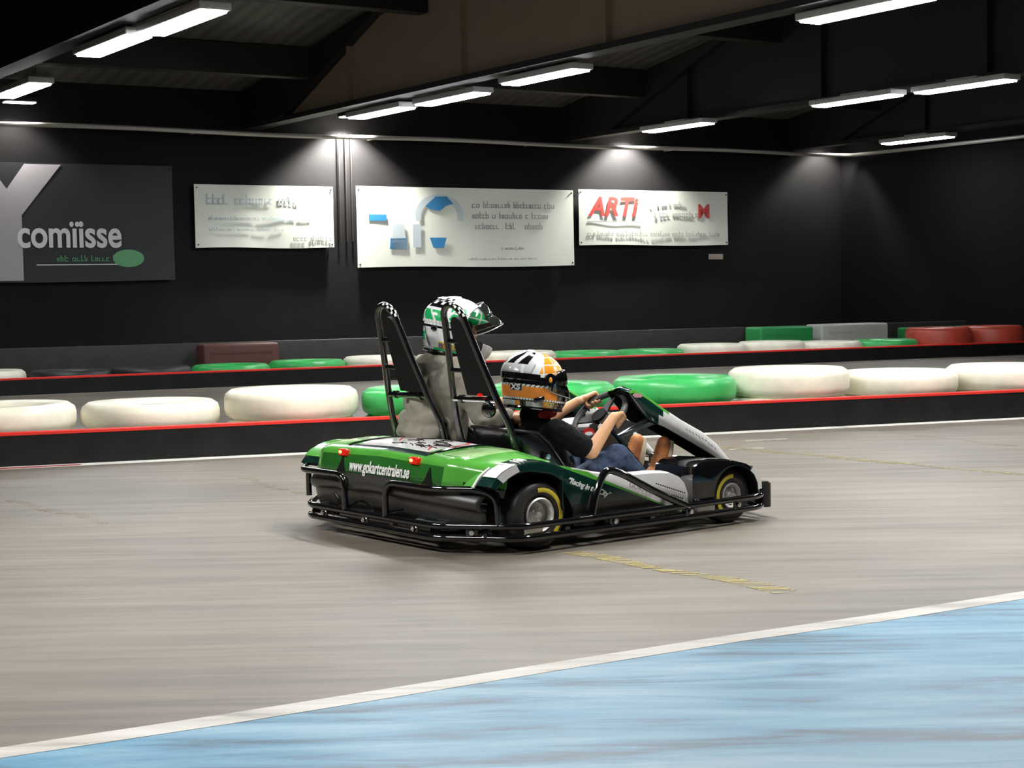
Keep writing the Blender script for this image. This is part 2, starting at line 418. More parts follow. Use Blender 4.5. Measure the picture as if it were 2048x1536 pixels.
# ceiling light fixtures
def fixture_proto():
    mb = MB(); mb.box((0, 0, .045), (1.55, .30, .07), 0, bev=.012)
    mb.box((0, 0, .095), (.5, .12, .04), 0)
    root = empty('ceiling_light')
    mb.build('housing', 'fixture', root)
    for x in (-.55, .55): mb = MB(); mb.tube([(x, 0, .07), (x, 0, .42)], .005, 6); mb.build('hanger_rod', 'steel_dark', root)
    mb = MB(); mb.box((0, 0, .004), (1.48, .25, .03), 0, bev=.012); mb.build('diffuser', 'lamp_on', root)
    return root
def dup(root, loc, rz):
    r = root.copy(); COL.objects.link(r); r.location = loc; r.rotation_euler = (0, 0, rz)
    for ch in root.children:
        c = ch.copy(); COL.objects.link(c); c.parent = r
        for g in ch.children:
            d = g.copy(); COL.objects.link(d); d.parent = c
    return r
fx = [(-3.83, 16.6, 'strip light second from the left, beside the brightest one'), (-2.90, 15.28, 'brightest strip light at the upper left, largest in view'),
      (-5.70, 19.98, 'strip light cut by the left edge'), (-1.72, 23.2, 'farthest strip light along the pale brown beam'),
      (-.70, 21.7, 'strip light along the pale brown beam, just above its farthest one'), (.44, 19.65, 'strip light along the pale brown beam, above the middle of the picture'),
      (3.24, 15.3, 'strip light along the pale brown beam, cut by the top edge'), (2.62, 26.1, 'strip light alone above the red lettered banner'),
      (4.69, 22.77, 'strip light at the right, left one of a pair in line'), (5.76, 21.38, 'strip light at the right, right one of a pair in line'),
      (7.07, 29.26, 'lowest strip light at the right, near the room corner')]
proto = None; lamps = []
for i, (x, y, lab) in enumerate(fx):
    if proto is None:
        proto = fixture_proto(); proto.location = (x, y, 3.62); proto.rotation_euler = (0, 0, R(-57.4)); o = proto
    else: o = dup(proto, (x, y, 3.62), R(-57.4))
    tag(o, lab, 'ceiling light', 'strip lights under the roof')
# the same rows go on over the track and over the photographer
def area(loc, e, sx=1.48, sy=.25, rz=R(-57.4), col=(1., .975, .93)):
    l = bpy.data.lights.new('strip_lamp', 'AREA'); l.shape = 'RECTANGLE'; l.size = sx; l.size_y = sy; l.energy = e; l.color = col
    o = bpy.data.objects.new('strip_lamp', l); COL.objects.link(o); o.location = loc; o.rotation_euler = (0, 0, rz); return o
E0 = .48
for (s, n, e) in [(-1., 13.6, 170), (-1., 16.2, 220), (-1., 18.8, 220), (-6.3, 16.6, 300), (-6.3, 19.2, 150), (4.1, 15.3, 150), (4.1, 18.2, 120), (9.5, 13.2, 120)]:
    p = rw(s, n, 3.60)
    area(p, e*E0)
    f_ = dup(proto, (p.x, p.y, 3.62), R(-57.4)); tag(f_, 'strip light hanging over the near track, outside the top of the picture', 'ceiling light', 'strip lights over the near track')

# pipe along the walls with floodlights
mb = MB()
pp = [rw(S0+.1, .42, 3.62)] + [rw(s, .42, 3.62 + .015*math.sin(s*1.1)) for s in range(-16, 16)] + [rw(S1-.16, .42, 3.62), rw(S1-.16, 12., 3.62)]
mb.tube(fillet(pp, .3), .035, 10)
for s in range(-15, 17, 3): mb.tube([rw(s, .0, 3.62), rw(s, .42, 3.62)], .012, 6)
pr = empty('wall_pipe', rw(0, .16, 3.66)); 
mb.build('pipe', 'pipe', pr, off=rw(0, .16, 3.66)); tag(pr, 'long thin pale pipe running along the dark back wall under the roof', 'pipe')
fl_l = ['floodlight on the wall pipe at the far left', 'floodlight over the gap between the two middle banners', 'floodlight over the red lettered banner', 'floodlight near the right room corner']
for k, (s, e) in enumerate([(.3, 200), (5.55, 2400), (11.1, 1500), (15.75, 420)]):
    root = empty('floodlight', rw(s, .40, 3.93), R(32.6))
    mb = MB(); mb.box((0, 0, .05), (.46, .22, .09), 0, bev=.02); mb.tube([(-.2, .37, .14), (-.2, 0, .06)], .012, 8); mb.tube([(.2, .37, .14), (.2, 0, .06)], .012, 8)
    for x in range(-4, 5): mb.box((x*.05, 0, .105), (.008, .18, .03), 0)
    mb.build('housing', 'steel_dark', root)
    mb = MB(); mb.box((0, 0, 0), (.42, .18, .014), 0, bev=.004); mb.build('lens', 'flood_on', root)
    tag(root, fl_l[k], 'floodlight', 'floodlights above the banners')
    l = bpy.data.lights.new('flood_lamp', 'SPOT'); l.energy = e; l.spot_size = R(118); l.spot_blend = .55; l.shadow_soft_size = .12; l.color = (1., .97, .90)
    o = bpy.data.objects.new('flood_lamp', l); COL.objects.link(o); o.parent = root; o.location = (0, 0, -.03); o.rotation_euler = (R(14), 0, 0)

# banners
def banner(name, s0, s1, z0, z1, n, mtl, label, sag=.0):
    root = empty(name, rw((s0+s1)/2, n, z0), R(32.6)); W_ = s1-s0; H_ = z1-z0
    mb = MB(); nx, nz = 40, 14; rows = []
    for side in (0, 1):
        rows = []
        for j in range(nz+1):
            v = j/nz; row = []
            for i in range(nx+1):
                u = i/nx; x = (u-.5)*W_
                droop = -sag*math.sin(u*pi*3)**2*(v)
                y = -.004*math.sin(u*9+v*3)-.003*math.sin(u*23) + (.005 if side else 0)
                row.append((x, y, v*H_+droop*.6+.01*math.sin(u*7)*(1-v)))
            rows.append(row)
        mb.grid(rows)
    mb.build('cloth', mtl, root); mb = MB()
    for x in (-W_/2+.04, W_/2-.04):
        for z in (.05, H_-.05):
            mb = MB(); mb.tube([(x, n-.02, z), (x, -.016, z)], .012, 8); mb.build('grommet', 'steel_dark', root)
    tag(root, label, 'banner', 'advertising banners on the back wall'); return root
def tb(root, body, x, z, size, mtl, sx=1., y=-.014, shear=0., bold=0., name='lettering'):
    return text_mesh(name, body, size, mtl, root, frame((x, y, z), (1, 0, 0), (0, 0, 1)), sx, .002, 'LEFT', shear, bold)
def pb(root, poly, mtl, y=-.014, name='print'):
    mb = MB(); mb.prism(poly, 'y', y-.002, y+.002); return mb.build(name, mtl, root, smooth=False)
def scrib(root, x0, x1, z, h, mtl, seed=1, name='small_print'):
    """a line of tiny illegible print"""
    rnd = random.Random(seed); mb = MB(); x = x0
    while x < x1:
        w = h*rnd.uniform(.35, .6); 
        if rnd.random() < .16: x += h*.5; continue
        hh = h*rnd.choice((.6, .6, .6, 1.)); mb.prism([(x, z), (x+h*.14, z), (x+h*.14, z+hh), (x, z+hh)], 'y', -.0155, -.0125)
        mb.prism([(x, z), (x+w, z), (x+w, z+h*.14), (x, z+h*.14)], 'y', -.0155, -.0125)
        if rnd.random() < .7: mb.prism([(x, z+h*.46), (x+w, z+h*.46), (x+w, z+h*.6), (x, z+h*.6)], 'y', -.0155, -.0125)
        if rnd.random() < .5: mb.prism([(x+w-h*.14, z), (x+w, z), (x+w, z+h*.6), (x+w-h*.14, z+h*.6)], 'y', -.0155, -.0125)
        x += w+h*.16
    return mb.build(name, mtl, root, smooth=False)

b1 = banner('banner', -2.9, 2.64, 1.42, 3.12, .10, 'banner_dark', 'dark banner with big grey Y and white lettering at the far left')
# big Y: stem at s .0-.33, arms
s_c = (-2.9+2.64)/2
def X1(s): return s - s_c
pb(b1, [(X1(-.05), .02), (X1(.36), .02), (X1(.36), .95), (X1(.95), 1.68), (X1(.42), 1.68), (X1(.16), 1.32), (X1(-.10), 1.68), (X1(-.65), 1.68), (X1(-.05), .95)], 'banner_grey', name='big_letter')
tb(b1, 'comïisse', X1(.28), .50, .56, 'print_white', .80, y=-.018, bold=.012)
scrib(b1, X1(.85), X1(1.72), .29, .09, 'print_green', 3)
mb = MB(); mb.prism([(X1(1.92)+.24*math.cos(a*pi/12), .33+.13*math.sin(a*pi/12)) for a in range(24)], 'y', -.0165, -.0145)
mb.build('round_mark', 'print_green', b1, smooth=False)
pb(b1, [(X1(.55), .235), (X1(1.85), .235), (X1(1.85), .25), (X1(.55), .25)], 'print_white', name='underline')

b2 = banner('banner', 2.98, 5.31, 1.90, 2.86, .10, 'banner_white', 'white banner with faint blue print line, second from the left')
scrib(b2, -.98, .55, .66, .16, 'print_pale_blue', 11, 'lettering')
scrib(b2, -.95, .75, .42, .07, 'print_pale_blue', 12); scrib(b2, -.95, .3, .26, .05, 'print_pale_blue', 13)
scrib(b2, .45, 1.08, .10, .10, 'print_grey', 14)

b3 = banner('banner', 5.72, 9.93, 1.58, 2.88, .10, 'banner_white', 'largest white banner with blue figures and grey print lines')
X3 = lambda px: (px-925)/432*4.2
def Z3(py): return (533-py)/152*1.28
def q3(pts, m='print_blue', n='print'): return pb(b3, [(X3(x), Z3(y)) for x, y in pts], m, name=n)
q3([(730, 432), (763, 432), (763, 444), (730, 444)]); q3([(776, 450), (796, 450), (800, 498), (770, 498)], 'print_pale_blue'); q3([(770, 477), (800, 477), (800, 498), (768, 498)])
q3([(812, 450), (828, 450), (828, 495), (812, 495)], 'print_pale_blue')
q3([(838, 415), (858, 396), (880, 396), (892, 410), (878, 414), (866, 424), (846, 420)]); q3([(845, 476), (878, 476), (872, 496), (852, 496)])
mb = MB(); cx, cz = X3(865), Z3(432)
outer = [(cx+.46*math.cos(a*pi/20), cz+.34*math.sin(a*pi/20)) for a in range(-2, 23)]; inner = [(cx+.36*math.cos(a*pi/20), cz+.26*math.sin(a*pi/20)) for a in range(-2, 23)]
mb.grid([[(p[0], -.014, p[1]) for p in outer], [(p[0], -.014, p[1]) for p in inner]]); mb.build('ring_mark', 'print_pale_blue', b3, smooth=False)
for k, (y, x1) in enumerate([(417, 1095), (438, 1085), (459, 1072)]): scrib(b3, X3(930), X3(x1), Z3(y), .11, 'print_grey', 20+k)
scrib(b3, X3(985), X3(1035), Z3(500), .06, 'print_grey', 28); scrib(b3, X3(920), X3(1060), Z3(520), .04, 'print_grey', 29)

b4 = banner('banner', 10.04, 13.38, 1.93, 2.90, .10, 'banner_white', 'white banner with red capitals, rightmost on the back wall')
tb(b4, 'ARTi', -1.46, .52, .46, 'print_red', 1.05, shear=.25, bold=.012)
scrib(b4, -.2, .62, .68, .10, 'print_grey', 31); scrib(b4, -.05, .95, .50, .12, 'print_grey', 32, 'lettering')
tb(b4, 'M', .95, .50, .34, 'print_red', 1.1, bold=.01)
pb(b4, [(-1.5, .40), (-.35, .40), (-.35, .425), (-1.5, .425)], 'print_grey', name='underline')
scrib(b4, -1.5, 1.45, .16, .09, 'print_grey', 33)
mb = MB(); mb.box((0, 0, 0), (.34, .012, .10), 0, bev=.003); o = mb.build('wall_notice', 'paper'); o.location = rw(13.15, .02, 1.72); o.rotation_euler = (0, 0, R(32.6))
tag(o, 'small pale notice on the wall under the right end of the red lettered banner', 'notice')
# downpipe and cables beside the second banner
mb = MB()
for ds in (0, .12, .22): mb.tube([rw(5.45+ds, .05, 3.7), rw(5.45+ds, .05, 2.0)], .014, 8)
o = mb.build('wall_cable', 'steel_dark', off=rw(5.5, .05, 2.0)); o.location = rw(5.5, .05, 2.0); tag(o, 'thin vertical conduits between the two middle banners', 'cable')

# ------------------------------------------------------------------ barriers
def barrier(name, A, B, h, label, line_mtl):
    A, B = Vector(A), Vector(B); d = (B-A).normalized(); nrm = Vector((-d.y, d.x, 0))
    L = (B-A).length; root = empty(name, A, math.atan2(d.y, d.x))
    mb = MB(); n = int(L/.25); rows = []
    prof = [(0, .0), (.0, h-.025), (.004, h-.02), (.022, h-.02), (.03, h-.03), (.03, .0)]
    for i in range(n+1):
        x = L*i/n; w = .010*math.sin(x*1.7)
        rows.append([(x, p+w, z+.003) for p, z in prof])
    mb.grid(rows); mb.build('rubber_belt', 'rubber', root)
    mb = MB(); rows = []
    for i in range(n+1):
        x = L*i/n; w = .010*math.sin(x*1.7)
        rows.append([(x, -.004+w, h-.022), (x, -.006+w, h-.003), (x, .006+w, h+.004), (x, .034+w, h), (x, .034+w, h-.022)])
    mb.grid(rows); mb.build('top_edge', 'stripe_red', root)['label'] = 'thin bright red edge along the belt'
    tag(root, label, 'barrier', 'rubber track barriers'); return root, d, nrm
def extend(A, B, a, b):
    A, B = Vector(A), Vector(B); d = (B-A).normalized(); return A-d*a, B+d*b
nA, nB = extend((-3.601, 11.773, 0), (4.395, 14.446, 0), 2.2, 1.4)
rt, nd, nn = barrier('track_barrier', nA, nB, .242, 'near low black rubber track barrier with bright red top edge, behind the kart', 0)
mb_a, mb_b = [], []
o = strip('trim_7', [nA-nn*.16+nd*t for t in range(0, 12)], [nA-nn*.005+nd*t for t in range(0, 12)], 'white_line')
o['label'] = 'white painted line along the foot of the near barrier'
o = strip('trim_8', [Vector((-3.9, 11.50, 0)), Vector((-3.05, 11.81, 0))], [Vector((-3.9, 11.60, 0)), Vector((-3.05, 11.88, 0))], 'red_paint', z1=.004)
o['label'] = 'short red painted kerb mark at the left edge'
fA, fM, fB = Vector((-6.229, 20.466, 0)), Vector((3.038, 24.557, 0)), Vector((7.847, 26.6, 0))
a_, b_ = extend(fA, fM, 2.5, 5.6)
rt2, fd, fn = barrier('track_barrier', a_, b_, .215, 'far low black rubber track barrier with thin red top edge, behind the near one', 0)
o = strip('trim_9', [a_-fn*.06+fd*t for t in range(0, 18)], [a_-fn*.004+fd*t for t in range(0, 18)], 'white_paint')

def tyre_mb(Ro, Hh, Ri):
    mb = MB(); b = .055
    prof = [(Ri, .03), (Ri+.03, .0), (Ro-b, .0), (Ro-.012, .03), (Ro, .07), (Ro, Hh-.07), (Ro-.012, Hh-.03), (Ro-b, Hh), (Ri+.03, Hh-.012), (Ri, Hh-.04), (Ri+.02, Hh*.5), (Ri, .03)]
    pr2 = []
    for i in range(len(prof)-1):
        pr2.append(prof[i])
    pr2.append(prof[0])
    mb.lathe(pr2, (0, 0, 0), 'z', 48); return mb
def tyre(loc, mtl, label, Ro=.515, Hh=.2, cache={}):
    k = (mtl, Ro, round(Hh, 3))
    if k not in cache:
        o = tyre_mb(Ro, Hh, Ro*.52).build('stacked_tyre', mtl, ang=50); cache[k] = o
    else:
        o = cache[k].copy(); COL.objects.link(o)
    o.location = loc; tag(o, label, 'tyre'); return o
ordn = ['first', 'second', 'third', 'fourth', 'fifth', 'sixth', 'seventh', 'eighth', 'ninth', 'tenth', 'eleventh', 'twelfth', 'thirteenth', 'fourteenth', 'fifteenth', 'sixteenth', 'seventeenth', 'eighteenth', 'nineteenth', 'twentieth']
org = Vector((-3.601, 11.773, 0))
near = [(-.02, 'tyre_cream', .205), (1.05, 'tyre_cream', .195), (2.12, 'tyre_cream', .225), (3.20, 'tyre_green', .21), (4.27, 'tyre_green', .205), (5.35, 'tyre_green', .215),
        (6.42, 'tyre_cream', .235), (7.49, 'tyre_cream', .205), (8.56, 'tyre_cream', .215), (9.63, 'tyre_cream', .215)]
gnear = 'painted truck tyres behind the near barrier'
for k, (t, mtl, hh) in enumerate(near):
    p = org + nd*(t+.07) + nn*(.59 + .02*math.sin(k*2.1))
    colr = 'cream' if 'cream' in mtl else 'green'
    for lv in (0, 1):
        off = .012*math.sin(k*1.7+lv*2)
        o = tyre((p.x+off*.5, p.y+abs(off), lv*(hh+.002)), mtl, '%s painted tyre, %s of its pair, %s pair from the left behind the near barrier' % (colr, ('lower', 'upper')[lv], ordn[k]), Hh=hh)
        o['group'] = gnear
o_ = fA - fd*.62
names_c = {'tyre_cream': 'cream', 'tyre_green': 'green', 'tyre_black': 'grey-black', 'tyre_red': 'red'}
# colours read from the photograph, left to right along the belt
colsF = ['tyre_cream', 'tyre_black', 'tyre_black', 'tyre_green', 'tyre_green', 'tyre_cream', 'tyre_cream', 'tyre_cream', 'tyre_green', 'tyre_green', 'tyre_cream', 'tyre_cream', 'tyre_cream', 'tyre_green', 'tyre_red', 'tyre_red']
hF = [.30, .27, .28, .27, .29, .31, .30, .31, .28, .27, .32, .33, .30, .30, .46, .46]
for k in range(16):
    p = o_ + fd*(k*1.045 + .5) + fn*.58
    c_ = colsF[k]
    o = tyre((p.x, p.y, 0), c_, '%s painted tyre, %s from the left behind the far barrier' % (names_c[c_], ordn[k]), Hh=hF[k]); o['group'] = 'painted tyres behind the far barrier'
# barrier at the foot of the wall
wA, wB = Vector((-8.0, 22.9, 0)), Vector((7.9, 29.32, 0))
d_ = (wB-wA).normalized(); n_ = Vector((-d_.y, d_.x, 0)); Lw = (wB-wA).length
mb = MB(); mb.box((Lw/2, 0, .26), (Lw, .05, .48), 0, bev=.01)
for k in range(int(Lw/1.5)): mb.box((.6+k*1.5, .06, .25), (.08, .08, .5), 0)
rr = empty('rubber_fence', wA, math.atan2(d_.y, d_.x)); mb.build('belt', mat('rubber_grey', (.030, .028, .027), .6, var=.2, vscale=4), rr)
tag(rr, 'dark grey rubber fence along the foot of the back wall', 'fence')
def blk(t, c, w, h, label, z=0):
    mb = MB(); mb.box((0, 0, h/2), (w, .5, h), 0, bev=.04)
    mb.box((0, -.252, h*.5), (w*.8, .01, h*.10), 0); mb.box((0, -.252, h*.75), (w*.8, .01, h*.06), 0)
    o = mb.build('crash_block', c); p = wA + d_*t - n_*.36; o.location = (p.x, p.y, z); o.rotation_euler = (0, 0, math.atan2(d_.y, d_.x))
    tag(o, label, 'barrier block'); return o
blk(13.2, mat('block_green', (.02, .26, .07), .5, var=.1, vscale=3), 1.0, .50, 'green plastic crash block in front of the dark wall at the right')
blk(14.5, mat('block_grey', (.42, .42, .40), .5, var=.1, vscale=3), 1.3, .52, 'light grey plastic crash block beside the green one')
blk(4.25, mat('block_brown', (.09, .028, .02), .6, var=.1, vscale=3), 1.1, .49, 'dull brown-red crash block in front of the dark wall at the left')
blk(16.35, mat('block_green2', (.02, .22, .06), .5, var=.1, vscale=3), 1.4, .42, 'low green crash block near the right room corner')

# yellow and white paint remains on the floor
def mark(name, a, b, w, mtl, label):
    a, b = Vector((*a, 0)), Vector((*b, 0)); d = (b-a).normalized(); n = Vector((-d.y, d.x, 0)); L = (b-a).length
    k = max(3, int(L/.15)); A, B = [], []
    for i in range(k+1):
        t = i/k; ww = w*(.5+.5*noise.noise(Vector((a.x+i*.4, a.y, 1)))*1.0+.2)
        p = a+d*L*t + n*.02*math.sin(i*1.3); A.append(p+n*ww/2); B.append(p-n*ww/2)
    o = strip(name, A, B, mtl); o['label'] = label; return o
def worn(name, col, thr):
    m, nt, b = new_mat(name); L = nt.links; N = nt.nodes
    b.inputs['Base Color'].default_value = (*col, 1); b.inputs['Roughness'].default_value = .6
    tc = N.new('ShaderNodeTexCoord'); mp = N.new('ShaderNodeMapping'); mp.inputs['Rotation'].default_value = (0, 0, R(-17)); mp.inputs['Scale'].default_value = (1.2, 14, 1)
    L.new(tc.outputs['Object'], mp.inputs['Vector'])
    n = N.new('ShaderNodeTexNoise'); n.inputs['Scale'].default_value = 4; n.inputs['Detail'].default_value = 7; L.new(mp.outputs[0], n.inputs['Vector'])
    cr = N.new('ShaderNodeValToRGB'); cr.color_ramp.elements[0].position = thr; cr.color_ramp.elements[1].position = thr+.22
    L.new(n.outputs['Fac'], cr.inputs['Fac']); L.new(cr.outputs[0], b.inputs['Alpha']); return m
M['yellow_worn'] = worn('yellow_worn', (.30, .24, .07), .42)
M['yellow_faint'] = worn('yellow_faint', (.24, .20, .08), .50)
M['yellow_scuff'] = worn('yellow_scuff', (.38, .31, .07), .44)
M['white_worn'] = worn('white_worn', (.5, .47, .43), .30)
mark('trim_10', (1.545, 12.248), (3.3, 9.85), .09, 'yellow_worn', 'worn yellow floor line in front of the kart nose')
mark('trim_11', (2.60, 14.0), (3.9, 11.2), .07, 'yellow_faint', 'faint yellow floor line at the right near the barrier')
mark('trim_12', (.245, 7.473), (1.05, 6.40), .13, 'yellow_scuff', 'yellow floor scuff in front of the kart side')
mark('trim_13', (-1.75, 10.8), (-1.26, 9.87), .07, 'yellow_faint', 'faint yellow floor mark left of the kart')
mark('trim_14', (-2.95, 9.8), (-2.1, 8.7), .08, 'yellow_faint', 'faint yellow floor mark at the left')
mark('trim_15', (1.753, 12.69), (2.079, 12.84), .05, 'white_worn', 'short white floor dash beyond the kart nose')
mark('trim_16', (1.55, 12.05), (1.80, 12.16), .04, 'white_worn', 'second short white floor dash beyond the kart nose')

# ================================================================== KART (u forward, v left, z up)
KO = Vector((-.175, 7.264, 0)); KR = R(37.433)
kart = empty('go_kart', KO, KR)
tag(kart, 'black and green two-seat go-kart with two tall black headrest hoops', 'go-kart')
VC = .855                                   # centre line
def mir(v): return 2*VC - v
def part(mb, name, mtl, parent=None, label=None, **k):
    o = mb.build(name, mtl, parent or kart, **k)
    if label: o['label'] = label
    return o
TR = .0155
# --- bumper tubes
def ring(z, grow=0.):
    p = [(0, .308), (.253, 0), (.80, 0), (1.35, .005), (1.80, .03), (1.93, .16), (2.02, .45)]
    q = [(u, mir(v)) for u, v in p][::-1]
    return fillet([(u, v, z) for u, v in p+q], .07, 5, True)
for z, nm in ((.126, 'upper_bumper_tube'), (.072, 'lower_bumper_tube')):
    mb = MB(); mb.tube(ring(z), TR, 14, True); part(mb, nm, 'black_gloss')
# plates joining the tubes, with bolts
def tabs(pts, name='bumper_bracket'):
    for (u, v, a) in pts:
        mb = MB(); rot = Matrix.Rotation(a, 3, 'Z')
        mb.box((u, v, .098), (.055, .008, .05), 0, rot=rot, bev=.002)
        t = Vector((math.cos(a), math.sin(a), 0)); n = Vector((t.y, -t.x, 0))
        b = part(mb, name, 'black_gloss')
        mb = MB(); c = Vector((u, v, .098)) + n*.006
        mb.tube([c, c+n*.008], .011, 12); mb.tube([c+n*.008, c+n*.013], .007, 6); part(mb, 'bolt', 'chrome', b)
tabs([(0, .46, -pi/2), (0, .88, -pi/2), (0, 1.25, -pi/2), (.80, 0, 0), (1.28, .0, 0), (.11, .17, -pi/4), (1.62, .018, 0)])
# chrome plates seen between the tubes by the wheels
mb = MB(); mb.box((.335, .012, .098), (.105, .006, .036), 0, bev=.002); part(mb, 'side_plate', 'rim')
mb = MB(); mb.box((1.40, .02, .10), (.12, .02, .03), 0, bev=.004); part(mb, 'side_plate', 'white_gloss')
# rear guard hoops
def guard(v0, vt, vs, flip):
    f = (lambda v: mir(v)) if flip else (lambda v: v)
    p = [(0, f(v0), .13), (0, f(vt), .292), (0, f(.308), .292), (.13, f(.150), .292), (.185, f(.085), .26), (.19, f(.078), .13)]
    mb = MB(); mb.tube(fillet(p, .09, 10), TR, 14); 
    part(mb, 'rear_guard_hoop', 'black_gloss')
guard(.70, .70, .1, False)
p = [(0, 1.055, .13), (0, 1.06, .298), (0, 1.36, .298), (0, 1.45, .298), (.13, 1.63, .298), (.18, 1.70, .285), (.18, 1.70, .13)]
mb = MB(); mb.tube(fillet(p, .06, 8), TR, 14); part(mb, 'rear_guard_hoop', 'black_gloss')
# side hoops
for f in (lambda v: v, mir):
    p = [(.672, f(.008), .125), (.700, f(.012), .235), (.765, f(.015), .345), (.86, f(.012), .315), (1.06, f(.008), .215), (1.255, f(.005), .128)]
    mb = MB(); mb.tube(fillet(p, .06, 8), .018, 14); part(mb, 'side_guard_hoop', 'black_gloss')
# --- wheels
def wheel(name, u, vo, vi, Ro, Rr, flip, lab, arc0, arc1, steer=0.):
    f = mir if flip else (lambda v: v); s = -1 if flip else 1
    w = vi-vo; root_off = Vector((u, f((vo+vi)/2), Ro))
    mb = MB(); h = w/2; c = root_off
    prof = [(Rr, -h*.80), (Rr+.012, -h*.92), (Rr+.03, -h*1.0), (Ro-.045, -h*1.0), (Ro-.020, -h*.93), (Ro-.005, -h*.78), (Ro, -h*.50), (Ro+.001, 0), (Ro, h*.50), (Ro-.005, h*.78), (Ro-.020, h*.93), (Ro-.045, h), (Rr+.03, h), (Rr+.01, h*.9), (Rr, h*.8)]
    mb.lathe(prof, c, 'y', 64)
    t = part(mb, name, 'tyre', ang=60)
    # rim: bright dished disc on the outer side
    so = -1 if not flip else 1
    mb = MB(); P = [(Rr+.002, .96), (Rr-.004, 1.0), (Rr-.010, .93), (Rr-.014, .70), (Rr-.030, .52), (.050, .50), (.044, .66), (.030, .72), (.001, .74)]
    mb.lathe([(r, so*h*k) for r, k in P], c, 'y', 48)
    mb.lathe([(Rr+.001, so*h*.9), (Rr+.001, -so*h*.9), (Rr-.012, -so*h*.9), (Rr-.014, so*h*.7)], c, 'y', 48)
    for k in range(5):
        a = 2*pi*k/5; cc = c + Vector((math.cos(a)*.032, so*h*.72, math.sin(a)*.032)); mb.tube([cc, cc+Vector((0, so*.010, 0))], .006, 6)
    mb.tube([c+Vector((0, so*h*.72, 0)), c+Vector((0, so*h*.90, 0))], .014, 12)
    part(mb, 'rim', 'rim', t, ang=30)
    mb = MB(); rows = []
    for i in range(33):
        a = R(arc0+(arc1-arc0)*i/32); row = []
        for r, k in ((Rr+.026, 1.0), (Rr+.030, 1.012), (Rr+.042, 1.012), (Rr+.046, 1.0)):
            row.append(c + Vector((r*math.cos(a), so*(h*k+.0012), r*math.sin(a))))
        rows.append(row)
    mb.grid(rows); part(mb, 'sidewall_arc', 'yellow', t, 'yellow arc printed on the tyre side')
    return t
wheel('rear_wheel', .405, .045, .275, .160, .078, False, '', 98, -48)
wheel('rear_wheel', .405, .045, .245, .158, .072, True, '', 118, -40)
wheel('front_wheel', 1.640, .075, .20, .136, .062, False, '', 85, 240)
wheel('front_wheel', 1.640, .075, .20, .136, .062, True, '', 60, 180)
# axles, chassis rails, floor tray
mb = MB(); mb.tube([(.405, .2, .158), (.405, mir(.2), .158)], .02, 12)
mb.tube([(1.64, .19, .136), (1.64, mir(.19), .136)], .014, 10); part(mb, 'axle', 'chrome')
mb = MB()
for v in (.34, .84, mir(.34)): mb.tube([(.12, v, .075), (1.1, v, .06), (1.86, v, .075)], .017, 10)
for u in (.15, .62, 1.15, 1.6, 1.86): mb.tube([(u, .12, .07), (u, mir(.12), .07)], .016, 10)
for v in (.02, mir(.02)):
    for u in (.75, 1.3): mb.tube([(u, v, .098), (u, .3 if v < .5 else mir(.3), .07)], .014, 8)
for v in (.12, .34, mir(.34), mir(.12)):
    mb.tube([(.16, v, .07), (0.01 if v in (.34, mir(.34)) else .14, v, .10)], .014, 8)
    mb.tube([(1.86, v, .075), (1.95 if v in (.34, mir(.34)) else 1.87, v, .10)], .014, 8)
part(mb, 'chassis_frame', 'black_gloss')
mb = MB(); mb.box((1.28, VC, .047), (1.05, 1.05, .006), 0, bev=.001); part(mb, 'floor_tray', 'green_deep', label='green floor tray')
# engine and machinery under the cover
mb = MB(); mb.box((.24, .72, .16), (.26, .34, .17), 0, bev=.02); mb.box((.24, 1.12, .14), (.22, .22, .13), 0, bev=.02)
for k in range(7): mb.box((.24, .72, .09+k*.025), (.29, .37, .008), 0, bev=.002)
mb.tube(fillet([(.12, .60, .12), (.06, .50, .11), (.06, .35, .11), (.14, .28, .12)], .05), .022, 10)
mb.ball((.07, .33, .115), .03, 0, sc=(1, 1.4, .7)); part(mb, 'engine', 'steel_grey')
mb = MB(); mb.tube(fillet([(.03, 1.20, .20), (.02, 1.10, .12), (.03, .95, .19), (.02, .80, .13), (.03, .6, .17)], .06), .006, 8); part(mb, 'cable', 'black_gloss')

# --- rear cover: a lofted shell, green above, black below
def sec(v):
    """profile (u,z) rows from the top front over the ridge down the tail"""
    d = abs(v-VC); k = max(0., (d-.50)/.36); k = min(k, 1.); k2 = k*k*(3-2*k)
    sw = .0 + .16*k2                        # sides sweep forward
    dz = -.045*k2 - .012*(d/.5 if d < .5 else 1)
    f = lambda u, z, a=1.: (u+sw*a, z+dz)
    return [f(.475, .436+.0*k, 0), f(.44, .450, .2), f(.36, .452, .5), f(.24, .446, .7), f(.15, .436), f(.105, .424), f(.085, .408), f(.080, .395),
            f(.068, .345), f(.058, .306), f(.054, .300), f(.036, .289), f(.020, .268), f(.019, .247), f(.030, .234), f(.048, .224), f(.056, .175), f(.075, .135)]
vs_ = [VC-.80+1.60*i/64 for i in range(65)]
rows = []
for v in vs_: rows.append([(u, v, z) for u, z in sec(v)])
def cov_m(i, j):
    v = (vs_[i]+vs_[min(i+1, 64)])/2; d = abs(v-VC)
    return j
top_rows = [r[:10] for r in rows]; bot_rows = [r[9:] for r in rows]
mb = MB()
def top_m(i, j):
    d = abs(vs_[i]+.0125-VC)
    if j <= 3:
        if d < .34: return 2 if not (j == 3 and d > .30) else 0
        if d < .37: return 3
        if .42 < d < .60 and j >= 1: return 1
        return 0
    if j == 4: return 3 if d < .34 else 0
    if j in (5, 6): return 0
    if j == 7: return 4 if d < .52 else 0
    return 4 if d < .52 else 3 if d > .62 and j > 7 else 0
mb.grid(top_rows, mfun=top_m)
